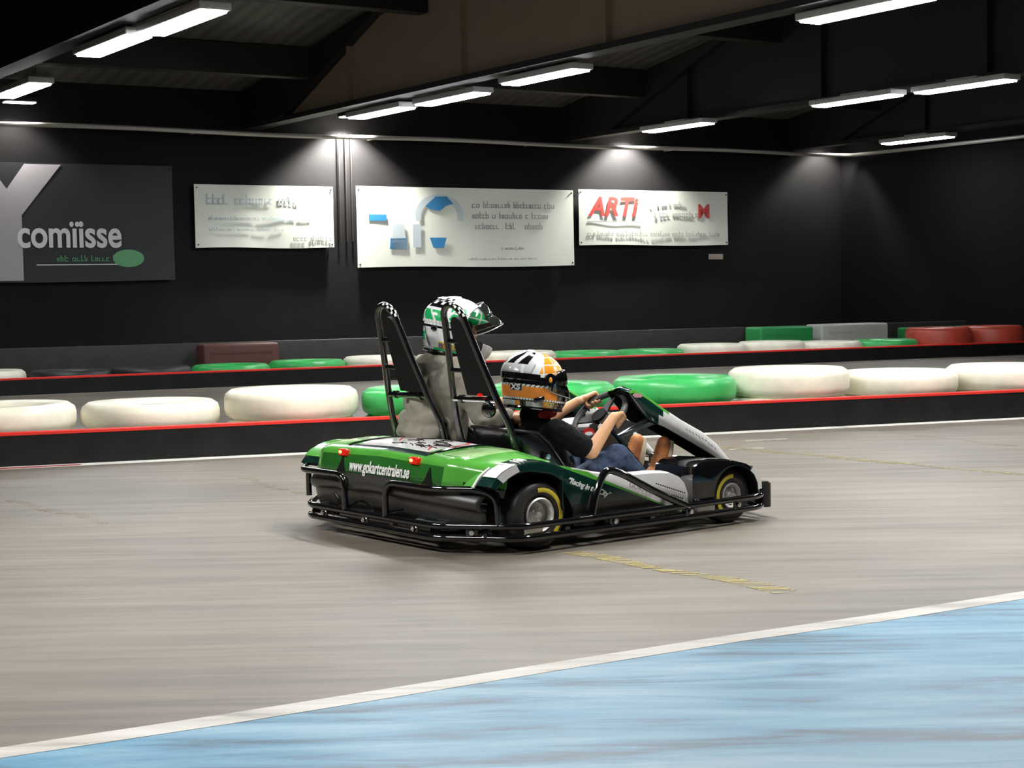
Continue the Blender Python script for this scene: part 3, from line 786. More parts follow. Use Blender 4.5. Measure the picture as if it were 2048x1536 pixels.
cover = part(mb, 'engine_cover', ['green', 'green_pale', 'white_gloss', 'dark_green', 'green_deep'], ang=40)
so = cover.modifiers.new('s', 'SOLIDIFY'); so.thickness = .006; so.offset = 0
mb = MB(); mb.grid(bot_rows[3:-3]); bc = part(mb, 'rear_bumper_cover', 'tail_plastic', ang=50)
so = bc.modifiers.new('s', 'SOLIDIFY'); so.thickness = .006; so.offset = 0
bc['label'] = 'matte black moulded lower tail'
# thin seams and marks on the cover
def on_tail(v, t):                           # t 0..1 from ridge down to green lower edge
    s_ = sec(v); a, b = s_[7], s_[9]
    return Vector((a[0]+(b[0]-a[0])*t-.005, v, a[1]+(b[1]-a[1])*t))
mb = MB(); mb.tube([Vector((sec(v)[7][0]-.001, v, sec(v)[7][1])) for v in vs_], .0022, 6); part(mb, 'seam', 'black_matte', cover)
mb = MB(); s_ = sec(.885); mb.tube([Vector((u-.001, .885, z+.001)) for u, z in s_[5:14]], .0018, 6); part(mb, 'seam', 'black_matte', cover)
for v in (1.18, .43):
    mb = MB(); pts = [on_tail(v, .05), on_tail(v-.035, 1.), on_tail(v-.07, 1.05), on_tail(v+.06, 1.05), on_tail(v+.03, .8)]
    c_ = on_tail(v, .8); mb.add([p+Vector((-.002, 0, 0)) for p in pts], [(0, 1, 2, 3, 4)]); part(mb, 'notch', 'black_matte', cover, smooth=False)
text_mesh('web_address', 'www.gokartcentralen.se', .080, 'white_flat', cover, frame(on_tail(1.10, .84)+Vector((-.004, 0, 0)), (0, -1, .0), (.02, 0, .095)), .66, .0012, bold=.0016)
# printed logo on the white top patch: black strokes and red edge
def on_top(v, u): 
    s_ = sec(v); 
    for a, b in zip(s_[:-1], s_[1:]):
        if a[0] >= u >= b[0]: t = (a[0]-u)/(a[0]-b[0]+1e-9); return Vector((u, v, a[1]+(b[1]-a[1])*t+.004))
    return Vector((u, v, s_[3][1]+.004))
mb = MB(); rnd = random.Random(4)
for k in range(26):
    v0 = rnd.uniform(.66, 1.0); u0 = rnd.uniform(.20, .40); l = rnd.uniform(.03, .10); a = rnd.uniform(-.5, .5)
    p, q = on_top(v0, u0), on_top(v0-l*math.cos(a), min(.43, max(.17, u0+l*math.sin(a))))
    mb.tube([p, (p+q)/2+Vector((.006, 0, .0)), q], .0028, 5)
part(mb, 'sketched_logo', 'black_matte', cover)
mb = MB()
for (va, vb, ua, ub) in ((1.02, 1.16, .30, .42), (.52, .60, .24, .42), (.60, .66, .18, .24)):
    p, q = on_top(va, ua), on_top(vb, ub); mb.tube([p, q], .0045, 6)
part(mb, 'red_edge', 'red', cover)
mb = MB()
for s in (-1, 1):
    vv = VC+s*.352; mb.tube([on_top(vv, u) for u in (.455, .40, .30, .22, .16, .125)], .006, 6)
part(mb, 'black_outline', 'black_gloss', cover)
# tail lights
for v in (.557, 1.176):
    s_ = sec(v); c_ = Vector((s_[6][0]-.010, v, s_[6][1]-.004))
    mb = MB(); mb.box(c_, (.030, .074, .034), 0, bev=.010); tl = part(mb, 'tail_light', 'tail_red')
    mb = MB(); mb.ball(c_+Vector((-.013, .012, .002)), .010, 0, sc=(.5, 1.5, .8)); part(mb, 'bulb', 'tail_hot', tl)
mb = MB(); mb.box((.012, .475, .295), (.01, .04, .012), 0, bev=.003); part(mb, 'reflector', 'tail_red')

def interp(tab, u):
    if u <= tab[0][0]: return tab[0][1]
    for a, b in zip(tab[:-1], tab[1:]):
        if a[0] <= u <= b[0]: return a[1]+(b[1]-a[1])*(u-a[0])/(b[0]-a[0])
    return tab[-1][1]
# --- wheel arches
def arch(flip, outer, cx, cz, rin, a0, a1, v0, v1, mtls, name):
    f = mir if flip else (lambda v: v)
    n = 36
    # resample outer polyline by angle about the wheel centre
    def out(a):
        best = None; d = Vector((math.cos(a), math.sin(a)))
        for p, q in zip(outer[:-1], outer[1:]):
            p_, q_ = Vector(p)-Vector((cx, cz)), Vector(q)-Vector((cx, cz)); e = q_-p_
            den = d.x*e.y-d.y*e.x
            if abs(den) < 1e-9: continue
            t = (p_.x*e.y-p_.y*e.x)/den; w = (p_.x*d.y-p_.y*d.x)/den
            if t > 0 and -1e-6 <= w <= 1+1e-6 and (best is None or t > best): best = t
        return best
    A = [a0+(a1-a0)*i/n for i in range(n+1)]; O = []; last = None
    for a in A:
        r = out(R(a)) or last; last = r; O.append(r)
    O = [o_ if o_ else next(x for x in O if x) for o_ in O]
    rows = []
    for a, ro in zip(A, O):
        c_, s_ = math.cos(R(a)), math.sin(R(a)); P = lambda r, v: (cx+r*c_, f(v), cz+r*s_)
        ri = min(rin if not callable(rin) else rin(a), ro-.02)
        rows.append([P(ri, v1), P(ri, v0+.004), P(ri+.004, v0), P(ro-.014, v0), P(ro-.004, v0+.006), P(ro, v0+.022), P(ro+.002, (v0*2+v1)/3), P(ro+.002, (v0+2*v1)/3), P(ro, v1)])
    mb = MB(); mb.grid(rows, mfun=lambda i, j: (0 if j < 2 else 1 if j < 5 else 2))
    mb.grid([rows[0][:1]+rows[0][1:2], [rows[0][-1], rows[0][3]]]); 
    for e in (rows[0], rows[-1]): mb.add(e, [tuple(range(len(e)))], 0)
    o = part(mb, name, mtls, ang=38)
    return o, A, O
ro_out = [(.535, .20), (.532, .368), (.50, .387), (.41, .408), (.324, .410), (.253, .399), (.183, .371), (.141, .341), (.095, .285), (.075, .22), (.07, .13)]
arches = []
for fl_ in (False, True):
    o, A, O = arch(fl_, ro_out, .405, .158, lambda a: interp([(60, .185), (90, .190), (111, .216), (130, .252), (150, .290)], a), 8, 152, .032, .30, ['black_matte', 'dark_green', 'dark_green'], 'rear_wheel_arch'); arches.append((o, fl_))
o, _fl = arches[0]
def on_arch(uu, v, lift=.003):                # top surface point
    for a, b in zip(ro_out[:-1], ro_out[1:]):
        if a[0] >= uu >= b[0]:
            t = (a[0]-uu)/(a[0]-b[0]+1e-9); z = a[1]+(b[1]-a[1])*t
            return Vector((uu-lift*.5, v, z+lift))
for o, fl_ in arches:
    f = mir if fl_ else (lambda v: v)
    if fl_:
        mb = MB(); mb.grid([[on_arch(uu, f(v), .0035) for uu in (.142, .18, .25, .32, .38, .44, .50)] for v in (.04, .10, .20)]); part(mb, 'green_band', 'green', o)
        mb = MB(); mb.grid([[on_arch(uu, f(v), .005) for uu in (.37, .40, .44, .48)] for v in (.12, .2, .28)]); part(mb, 'pale_band', 'green_pale', o); continue
    mb = MB(); mb.grid([[on_arch(uu, f(v)) for uu in (.150, .165, .18, .20, .22, .24, .258)] for v in (.034, .06, .10, .135)])
    part(mb, 'white_patch', 'white_gloss', o)
    mb = MB(); us = (.150, .165, .18, .20, .22, .24, .258)
    mb.add([(.405+(u-.405)*k, f(.0305), .158+(on_arch(u, 0).z-.158)*k) for u in us for k in (.998, .86)], [(2*i, 2*i+1, 2*i+3, 2*i+2) for i in range(6)])
    part(mb, 'white_patch', 'white_gloss', o)
    for k in range(3):
        uu = .285+k*.020; mb = MB()
        mb.tube([on_arch(uu, f(.04), .004), on_arch(uu+.01, f(.12), .004)], .0038, 6); part(mb, 'white_slash', 'white_flat', o)
    mb = MB(); mb.grid([[on_arch(uu, f(v), .0035) for uu in (.20, .26, .32, .38, .44, .50)] for v in (.20, .24, .285)])
    part(mb, 'green_band', 'green', o)
    mb = MB(); mb.grid([[on_arch(uu, f(v), .0035) for uu in (.105, .13, .15, .17, .20, .25)] for v in (.15, .22, .285)])
    part(mb, 'green_band', 'green', o)
    mb = MB(); mb.tube([on_arch(uu, f(.148), .004) for uu in (.105, .12, .14, .16, .20)], .007, 6); part(mb, 'white_edge', 'white_flat', o)
    if not fl_:
        mb = MB(); rnd = random.Random(2)
        for k in range(8): 
            v = .19-.012*k; p = on_arch(.235, v, .005); mb.tube([p, on_arch(.25, v+rnd.uniform(-.006, .006), .005)], .0025, 5)
        part(mb, 'lettering', 'white_flat', o)
fo = [(1.815, .10), (1.812, .20), (1.775, .262), (1.72, .295), (1.62, .318), (1.50, .330), (1.40, .326), (1.358, .305), (1.345, .26), (1.345, .10)]
for fl_ in (False, True):
    o, A, O = arch(fl_, fo, 1.640, .136, .150, -8, 188, .045, .32, ['black_matte', 'black_gloss', 'black_gloss'], 'front_wheel_arch')
    f = mir if fl_ else (lambda v: v)
    mb = MB(); pts = [(1.815, .16), (1.812, .20), (1.785, .25), (1.755, .275)]
    mb.grid([[(u+.004, f(v), z+.003) for v in (.05, .12, .2, .29)] for u, z in pts]); mb.grid([[(u+.003, f(.0425), z) for u, z in pts], [(1.64+(u-1.64)*.86, f(.0425), .136+(z-.136)*.86) for u, z in pts]])
    part(mb, 'white_patch', 'white_gloss', o)

# --- side pods
pod_top = [(.525, .372), (.56, .368), (.637, .352), (.727, .331), (.818, .314), (.90, .305), (.973, .302), (1.10, .300), (1.20, .292), (1.255, .272), (1.292, .235), (1.318, .167), (1.335, .095)]
pod_bot = [(.525, .30), (.545, .25), (.575, .205), (.60, .15), (.61, .088), (1.335, .085)]
green_l = [(.519, .374), (.642, .327), (.761, .282), (.945, .213), (1.166, .131), (1.34, .066)]
white_l = [(.519, .378), (.60, .363), (.70, .330), (.761, .298), (.945, .224), (1.166, .138), (1.34, .072)]
for fl_ in (False, True):
    f = mir if fl_ else (lambda v: v); us = [.525+.81*i/72 for i in range(73)]; rows = []; key = []
    for u in us:
        zt, zb_ = interp(pod_top, u), interp(pod_bot, u); g, w = interp(green_l, u), interp(white_l, u)
        g = max(min(g, zt-.004), zb_+.001); w = max(min(w, zt-.002), g+.001); dk = min(max(.195-.03*(u-.5), zb_+.0005), g-.0003)
        zs = [zb_, dk, (dk+g)/2, g, w, (w*.5+zt*.5), zt-.006]
        bulge = lambda z: .045 + .018*((z-.20)/.15)**2 + (.01 if z < .14 else 0)
        row = [(u, f(.24), zb_)]+[(u, f(bulge(z)), z) for z in zs]+[(u, f(.075), zt), (u, f(.12), zt+.002), (u, f(.20), zt-.012), (u, f(.25), zt-.05)]
        rows.append(row)
    mb = MB(); mb.grid(rows, mfun=lambda i, j: 3 if j < 2 else 0 if j < 4 else 1 if j < 5 else 2 if us[i] > .60 else 1)
    for e in (rows[0], rows[-1]): mb.add(e, [tuple(range(len(e)))], 0 if e is rows[0] else 2)
    pod = part(mb, 'side_pod', ['dark_green', 'green', 'white_gloss', 'black_plastic'], ang=45)
    if not fl_:
        a = Vector((.553, .035, .298)); b = Vector((.80, .035, .207))
        text_mesh('lettering', '“Racing in the City”', .036, 'white_flat', pod, frame(a, (b-a), (0, 0, 1)), .92, .001, shear=.35, bold=.001)
        a = Vector((.925, .036, .246)); b = Vector((1.2, .036, .150))
        text_mesh('lettering', 'GOKART', .036, 'h_grey', pod, frame(a, (b-a), (0, 0, 1)), 1.1, .001)
        for r_ in range(2):
            mb = MB(); rnd = random.Random(r_); 
            for k in range(14-5*r_):
                u = 1.10+.055*r_+k*.014; z = .245-.030*r_-(u-1.10)*.33; mb.tube([(u, .039, z), (u+.006, .039, z-.002)], .0032, 5)
            part(mb, 'small_print', 'black_matte', pod)

# --- seats
def seat(vc):
    prof = [(.485, .522), (.515, .46), (.548, .38), (.585, .29), (.63, .20), (.70, .125), (.80, .088), (.92, .075), (1.03, .082), (1.12, .115), (1.15, .125)]
    wing = [.165, .195, .215, .235, .25, .25, .225, .18, .11, .05, .02]
    hw = [.185, .20, .205, .208, .21, .212, .212, .21, .205, .20, .195]
    P = [Vector((u, 0, z)) for u, z in prof]; rows = []
    for i, p in enumerate(P):
        t = (P[min(i+1, len(P)-1)]-P[max(i-1, 0)]).normalized(); n = Vector((-t.z, 0, t.x))
        if n.z < 0 and n.x < 0: n = -n
        if n.x < 0 and i < 5: n = -n
        if n.z < 0 and i >= 5: n = -n
        if i < 4: n = Vector((1, 0, -.05*(3-i))).normalized()
        row = []
        for k in range(17):
            s = -1+2*k/16; a = abs(s)
            if a < .6: off = .02*(a/.6)**2; y = s/.6*hw[i]*.78
            else: q = (a-.6)/.4; off = .02+(wing[i]-.02)*q**1.25; y = math.copysign(hw[i]*(.78+.22*math.sin(q*pi/2)), s)
            row.append(p+n*off+Vector((0, vc+y, 0)))
        rows.append(row)
    mb = MB(); mb.grid(rows)
    o = part(mb, 'seat', 'black_shell', ang=80, fix=False)
    so = o.modifiers.new('s', 'SOLIDIFY'); so.thickness = .012; so.offset = 0
    ss = o.modifiers.new('b', 'SUBSURF'); ss.levels = ss.render_levels = 1
    mb = MB(); edge = [rows[i][0] for i in range(len(rows)-1, -1, -1)]+rows[0]+[rows[i][-1] for i in range(len(rows))]
    mb.tube(edge, .009, 10); part(mb, 'seat_rim', 'black_shell', o)
    # bracket with bolt on the outer side
    for s in (-1, 1):
        v = vc+s*.222; mb = MB(); mb.box((.672, v, .31), (.028, .006, .20), 0, bev=.002); b = part(mb, 'seat_stay', 'black_gloss', o)
        mb = MB(); mb.tube([(.675, v, .385), (.675, v+s*.012, .385)], .013, 14); mb.tube([(.675, v+s*.012, .385), (.675, v+s*.018, .385)], .008, 6); part(mb, 'bolt', 'chrome', b)
    return o
SV = (.555, 1.125)
for vc in SV: seat(vc)
mb = MB(); mb.box((.515, .262, .29), (.018, .01, .24), 0, bev=.003); part(mb, 'stay_plate', 'black_matte')

# --- headrest hoops
def hoop(vc):
    lean = lambda z: .50-.30*(z-.42)
    w = .212
    L_ = [(.51, vc+w+.0, .40), (.47, vc+w+.002, .545), (lean(.66), vc+.178, .66), (lean(.85), vc+.128, .85), (lean(1.03), vc+.083, 1.03)]
    n = 12; topc = (lean(1.03), 1.03); A = []
    for i in range(1, n):
        a = pi*i/n; zz = 1.03+.082*math.sin(a); A.append((lean(zz), vc+.003+.082*math.cos(a), zz))
    Rr_ = [(u, vc-(v-vc)+.006, z) for u, v, z in L_][::-1]
    path = fillet(L_[:3], .06, 5)+[Vector(p) for p in L_[3:]]+[Vector(a) for a in A]+[Vector(p) for p in Rr_[:2]]+fillet(Rr_[2:], .06, 5)
    mb = MB(); mb.tube(path, .0165, 14); h = part(mb, 'headrest_hoop', 'black_gloss')
    mb = MB(); mb.tube([(lean(.66), vc+.178, .658), (lean(.66), vc-.172, .662)], .0145, 14)
    part(mb, 'cross_bar', 'chrome' if vc < 1 else 'black_gloss', h)
    for s in (.11, -.11):
        mb = MB(); mb.tube([(lean(.66), vc+s-.012, .66), (lean(.66), vc+s+.012, .66)], .020, 14); part(mb, 'clamp', 'black_gloss', h)
    # pad: thick black board inside the hoop
    out = []
    for v, z in [(-.155, .682), (-.127, .80), (-.098, .92), (-.075, 1.00), (-.055, 1.04), (-.025, 1.056), (.005, 1.05), (.028, 1.025), (.038, .98), (.044, .88), (.046, .78), (.046, .682)]: out.append((v, z))
    mb = MB(); k = len(out)
    fr = [Vector((lean(z)+.018, vc+v, z)) for v, z in out]; bk = [Vector((lean(z)-.012, vc+v*.95, z)) for v, z in out]
    mb.add(fr+bk, [tuple(range(k)), tuple(range(k, 2*k))[::-1]]+[(i, (i+1) % k, (i+1) % k+k, i+k) for i in range(k)])
    pd = part(mb, 'headrest_pad', 'black_matte', h, ang=60)
    for z in (.80, .94):
        mb = MB(); mb.box((lean(z)-.002, vc+.085-(z-.8)*.20, z), (.02, .10-(z-.8)*.1, .022), 0, bev=.003); part(mb, 'pad_bracket', 'black_gloss', h)
    # chequered tape round the top of the tube
    mb = MB()
    for i in range(7):
        for j in range(4):
            if (i+j) % 2: continue
            a = pi*(.18+.10*i)*.62; zz = 1.03+.082*math.sin(a); c_ = Vector((lean(zz), vc+.003-.082*math.cos(a), zz))
            T = Vector((0, math.sin(a), math.cos(a))); rad = Vector((0, -math.cos(a), math.sin(a))); B = T.cross(rad)
            vs = []
            for da, dt in ((0, -.5), (1, -.5), (1, .5), (0, .5)):
                ph = R(-70+38*(j+da)); vs.append(c_+T*dt*.015+(rad*math.cos(ph)-Vector((1, 0, 0))*math.sin(ph)*1.)*.0178)
            mb.add(vs, [(0, 1, 2, 3)])
    part(mb, 'chequered_tape', 'white_flat', h, fix=False)
    return h
hoops = [hoop(v) for v in SV]
mb = MB(); mb.ball((.405, .49, .685), .012, 0, sc=(.5, 2., .7)); part(mb, 'red_lamp', 'tail_red', hoops[0], 'small glowing red lamp at the foot of the pad')
mb = MB(); mb.ball((.455, .49, .615), .05, 0, sc=(.5, 1.0, .8)); part(mb, 'lamp_housing', 'black_gloss', hoops[0])

# --- front fairings with steering columns and wheels
def fairing(dv):
    v0, v1 = .36+dv, .53+dv
    top = [(1.225, .660), (1.235, .668), (1.25, .672), (1.30, .655), (1.36, .622), (1.45, .568), (1.58, .497), (1.72, .430), (1.82, .362), (1.89, .295), (1.93, .255)]
    bot = [(1.225, .652), (1.25, .620), (1.29, .575), (1.33, .535), (1.37, .505), (1.45, .478), (1.58, .415), (1.72, .345), (1.82, .292), (1.89, .255), (1.93, .245)]
    rows = []
    us = [1.225+.705*i/48 for i in range(49)]
    for u in us:
        zt, zb_ = interp(top, u), interp(bot, u); zg = zt-.008 if u < 1.5 else zt-.004
        k = .008+.008*max(0, 1-(u-1.2)/.8)
        rows.append([(u, v0+.004, zb_), (u, v0, zb_+(zt-zb_)*.5), (u, v0, max(zg-.006, zb_+.001)), (u, v0+.006, zt), (u, v0+.05, zt+k*.4), (u, (v0+v1)/2, zt+k), (u, v1-.05, zt+k*.4), (u, v1-.006, zt), (u, v1, max(zg-.006, zb_+.001)), (u, v1-.004, zb_)])
    def mf(i, j):
        u = us[i]
        if j in (2, 6, 7) and u < 1.48: return 1
        if 3 <= j <= 5: return 0 if u < 1.42 else 2
        return 0 if u < 1.41 + (.03 if j == 1 else 0) else 2
    mb = MB(); mb.grid(rows, mfun=mf)
    o = part(mb, 'front_fairing', ['dark_green', 'green', 'white_gloss'], ang=45, fix=False)
    so = o.modifiers.new('s', 'SOLIDIFY'); so.thickness = .004; so.offset = 0
    # black inner shell
    mb = MB(); mb.grid([[(r[0][0]+.003, r[0][1]+.012, r[0][2]-.004), (r[2][0], r[2][1]+.012, r[2][2]-.012), (r[5][0], r[5][1], r[5][2]-.016), (r[8][0], r[8][1]-.012, r[8][2]-.012), (r[9][0], r[9][1]-.012, r[9][2]-.004)] for r in rows])
    i_ = part(mb, 'inner_shell', 'black_matte', o, smooth=False)
    i_.modifiers.new('s', 'SOLIDIFY').thickness = .006
    mb = MB(); mb.prism([(1.243, .646), (1.255, .655), (1.29, .651), (1.308, .640), (1.295, .631), (1.255, .634)], 'y', v0-.006, v0-.002)
    part(mb, 'pink_logo', 'pink', o, smooth=False)
    mb = MB(); rnd = random.Random(9)
    for k in range(10):
        u = 1.60+k*.022; z = interp(top, u)-.028; mb.tube([(u, v0-.002, z), (u+.012, v0-.002, z-.012+rnd.uniform(-.006, .004))], .0022, 5)
    part(mb, 'lettering', 'print_grey', o)
    # support legs
    mb = MB()
    for v in (v0+.03, v1-.03): mb.tube([(1.93, v, .252), (1.97, v, .13)], .012, 8)
    part(mb, 'mount', 'chrome', o)
    # steering column, stay and wheel
    c_ = Vector((1.165, .52+dv, .54)); n_ = Vector((-.70, 0, .71)).normalized(); a1 = Vector((0, 1, 0)); a2 = Vector((.71, 0, .70)).normalized()
    mb = MB(); mb.tube([c_-n_*.01, c_-n_*.55], .011, 10); col = part(mb, 'steering_column', 'black_gloss')
    mb = MB(); mb.tube([c_-n_*.16+Vector((.0, .0, .0)), (1.50, v0+.03, .520)], .011, 8); mb.tube([c_-n_*.16, (1.50, v1-.03, .520)], .011, 8); part(mb, 'column_stay', 'steel_grey', col)
    mb = MB(); Rw = .152
    mb.tube([c_+(a1*math.cos(2*pi*k/48)+a2*math.sin(2*pi*k/48))*Rw for k in range(48)], .0160, 12, True)
    sw = part(mb, 'steering_wheel', 'wheel_rubber')
    mb = MB()
    for a in (90, 200, 340):
        d = a1*math.cos(R(a))+a2*math.sin(R(a)); e = n_.cross(d)
        for s in (-1,):
            mb.add([c_+d*.02+e*.03-n_*.012, c_+d*.02-e*.03-n_*.012, c_+d*.148-e*.013-n_*.004, c_+d*.148+e*.013-n_*.004,
                    c_+d*.02+e*.03-n_*.002, c_+d*.02-e*.03-n_*.002, c_+d*.148-e*.013+n_*.004, c_+d*.148+e*.013+n_*.004], [(3,2,1,0), (4,5,6,7), (0,1,5,4), (1,2,6,5), (2,3,7,6), (3,0,4,7)])
    part(mb, 'spoke', 'wheel_rubber', sw, ang=20)
    mb = MB(); mb.tube([c_-n_*.014, c_+n_*.012], .042, 20); part(mb, 'hub', 'black_matte', sw)
    return c_, n_, a1, a2, Rw
FW = [fairing(0), fairing(.57)]

# --- console between the seats, tank cap, stickers
mb = MB(); pl = [(1.16, .08), (1.14, .30), (1.20, .44), (1.36, .50), (1.50, .53), (1.60, .48), (1.66, .30), (1.66, .08)]
mb.prism(pl, 'y', .775, .935); cs = part(mb, 'centre_console', 'black_plastic', smooth=False)
bv = cs.modifiers.new('b', 'BEVEL'); bv.width = .02; bv.segments = 3
def sticker(u, v, z, r, mtl, nrm, asp=.7, name='sticker'):
    n = Vector(nrm).normalized(); t = Vector((0, 1, 0)) if abs(n.y) < .9 else Vector((1, 0, 0)); e = n.cross(t).normalized(); t = e.cross(n)
    mb = MB(); c_ = Vector((u, v, z)); vs = [c_+(t*math.cos(2*pi*k/20)+e*asp*math.sin(2*pi*k/20))*r+n*.001 for k in range(20)]
    w2 = [p+n*.002 for p in vs]; mb.add(vs+w2, [tuple(range(20, 40))]+[(i, (i+1) % 20, (i+1) % 20+20, i+20) for i in range(20)]); return part(mb, name, mtl, cs, smooth=False)
nt_ = (-.38, 0, .92)
mb = MB()
for a_, b_, r_ in (((1.70, .42, .12), (1.80, .40, .235), .012), ((1.80, .40, .235), (1.86, .62, .235), .012), ((1.52, .34, .10), (1.58, .36, .22), .010), ((1.48, .40, .09), (1.60, .70, .10), .010)): mb.tube([a_, b_], r_, 10)
part(mb, 'pedal_linkage', 'chrome')
sticker(1.30, .77, .43, .040, 'red', (0, -1, 0), .7); sticker(1.30, .769, .43, .026, 'white_flat', (0, -1, 0), .35)
sticker(1.405, .77, .455, .042, 'white_flat', (0, -1, 0), .6); sticker(1.405, .769, .455, .028, 'red', (0, -1, 0), .5)
sticker(1.45, .77, .505, .022, 'white_flat', (0, -1, 0), .5)
mb = MB(); mb.lathe([(.001, .035), (.05, .030), (.085, .008), (.09, -.01), (.08, -.03), (.001, -.03)], (1.27, .855, .475), 'z', 28); part(mb, 'tank_lid', 'white_gloss', cs, 'pale domed lid')
# pedals and front details
for vc in SV:
    for s in (-1, 1):
        mb = MB(); mb.tube([(1.62, vc+s*.13, .06), (1.68, vc+s*.13, .24)], .008, 8); mb.box((1.675, vc+s*.13, .25), (.015, .07, .11), 0, bev=.004)
        part(mb, 'pedal', 'chrome')
mb = MB()
mb.tube(fillet([(1.56, .36, .07), (1.60, .34, .26), (1.60, .62, .26), (1.60, .66, .07)], .05), .010, 8)
mb.tube(fillet([(1.90, .40, .20), (1.93, .45, .255), (1.93, 1.26, .255), (1.90, 1.31, .20)], .04), .012, 8)
part(mb, 'front_bar', 'chrome')
mb = MB(); mb.box((1.82, .50, .20), (.16, .22, .10), 0, bev=.03); part(mb, 'battery_box', 'black_gloss')
for s in (.30, mir(.30)):
    mb = MB(); mb.tube([(1.58, s, .15), (1.60, s+.02, .22)], .016, 10); mb.box((1.55, s, .14), (.10, .03, .06), 0, bev=.006); part(mb, 'stub_axle', 'chrome')
mb = MB(); mb.tube([(1.905, .115, .055), (1.905, .115, .175)], .036, 16); mb.tube([(1.905, .115, .175), (1.905, .115, .182)], .026, 16); part(mb, 'corner_buffer', 'black_plastic')
mb = MB(); mb.tube([(1.905, mir(.115), .055), (1.905, mir(.115), .175)], .036, 16); part(mb, 'corner_buffer', 'black_plastic')
# kart nose in front of the fairings
mb = MB(); rows = []
for i in range(33):
    v = .30+1.11*i/32; k = math.sin(pi*i/32)**.5; rows.append([(1.84, v, .075), (1.93+.05*k, v, .085), (1.955+.05*k, v, .15), (1.92+.04*k, v, .215), (1.85, v, .235), (1.82, v, .20)])
mb.grid(rows); part(mb, 'nose_bumper', 'black_plastic')

# ================================================================== PEOPLE
def K2W(p): 
    c_, s_ = math.cos(KR), math.sin(KR); return Vector((KO.x+p[0]*c_-p[1]*s_, KO.y+p[0]*s_+p[1]*c_, p[2]))
def union(parts, name, mtl, parent, off, vox=.006, smooth=5, disp=0., dsize=.06):
    """one continuous skin grown round tapered limb pieces"""
    mb = MB()
    for p in parts:
        if len(p) == 4: mb.capsule(*p)
        else: mb.ball(p[0], p[1], sc=p[2], seg=20, ring=14)
    o = mb.build(name, mtl, parent, off=off, ang=180)
    r = o.modifiers.new('r', 'REMESH'); r.mode = 'VOXEL'; r.voxel_size = vox; r.use_smooth_shade = True
    if disp > 0:
        tx = bpy.data.textures.new(name+'_folds', 'CLOUDS'); tx.noise_scale = dsize; tx.noise_depth = 2
        d = o.modifiers.new('d', 'DISPLACE'); d.texture = tx; d.strength = disp; d.mid_level = .5; d.texture_coords = 'LOCAL'
    s = o.modifiers.new('m', 'SMOOTH'); s.factor = .5; s.iterations = smooth
    return o
def gripping_hand(G, T, O, N, wrist, fr=.0082, ln=1., flipT=1, rr=.0135):
    """hand closed round the wheel rim. G rim point, T along the rim, O outward, N towards the driver"""
    G, T, O, N = Vector(G), Vector(T).normalized(), Vector(O).normalized(), Vector(N).normalized(); W = Vector(wrist); P = []
    rad = rr + fr*1.02
    at = lambda a, off, r=rad: G + T*off + (O*math.cos(R(a)) + N*math.sin(R(a)))*r
    spans = [(-1.5, 1.0), (-.5, 1.12), (.5, 1.05), (1.5, .85)]
    kn = []
    for k, l in spans:
        off = k*fr*2.12
        k0 = at(38, off, rad*1.55); kn.append(k0)
        pts = [k0, at(-8, off, rad*1.12), at(-70, off), at(-70-75*l, off, rad*.98), at(-70-125*l, off, rad*.95)]
        rs = [fr*1.15, fr*1.08, fr, fr*.93, fr*.80]
        for a, b, ra, rb in zip(pts[:-1], pts[1:], rs[:-1], rs[1:]): P.append((a, b, ra, rb))
    # palm: from the wrist to each knuckle, and between knuckles
    heel = W*.25 + (kn[1]+kn[2])/2*.75 + N*.004
    for i, k0 in enumerate(kn):
        P.append((W + (k0-W)*.25 + T*(i-1.5)*fr*.6, k0, fr*1.7, fr*1.30))
    for a, b in zip(kn[:-1], kn[1:]): P.append((a, b, fr*1.25, fr*1.25))
    # thumb leaves the side of the palm near the wrist and closes over the driver side of the rim
    side = T*flipT
    t0 = W + (kn[0 if flipT < 0 else 3]-W)*.35 + side*fr*1.0
    t1 = at(95, flipT*fr*4.1, rad*1.45); t2 = at(140, flipT*fr*4.7, rad*1.05); t3 = at(190, flipT*fr*4.4, rad)
    P += [(t0, t1, fr*1.6, fr*1.25), (t1, t2, fr*1.2, fr*1.1), (t2, t3, fr*1.08, fr*.85)]
    P.append((W, W+((kn[1]+kn[2])/2-W)*.5, fr*2.4, fr*2.3))
    return P
def rim_pt(F, a):
    c_, n_, a1, a2, Rw = F; o_ = a1*math.cos(R(a))+a2*math.sin(R(a)); t = -a1*math.sin(R(a))+a2*math.cos(R(a)); return c_+o_*Rw, t, o_, n_

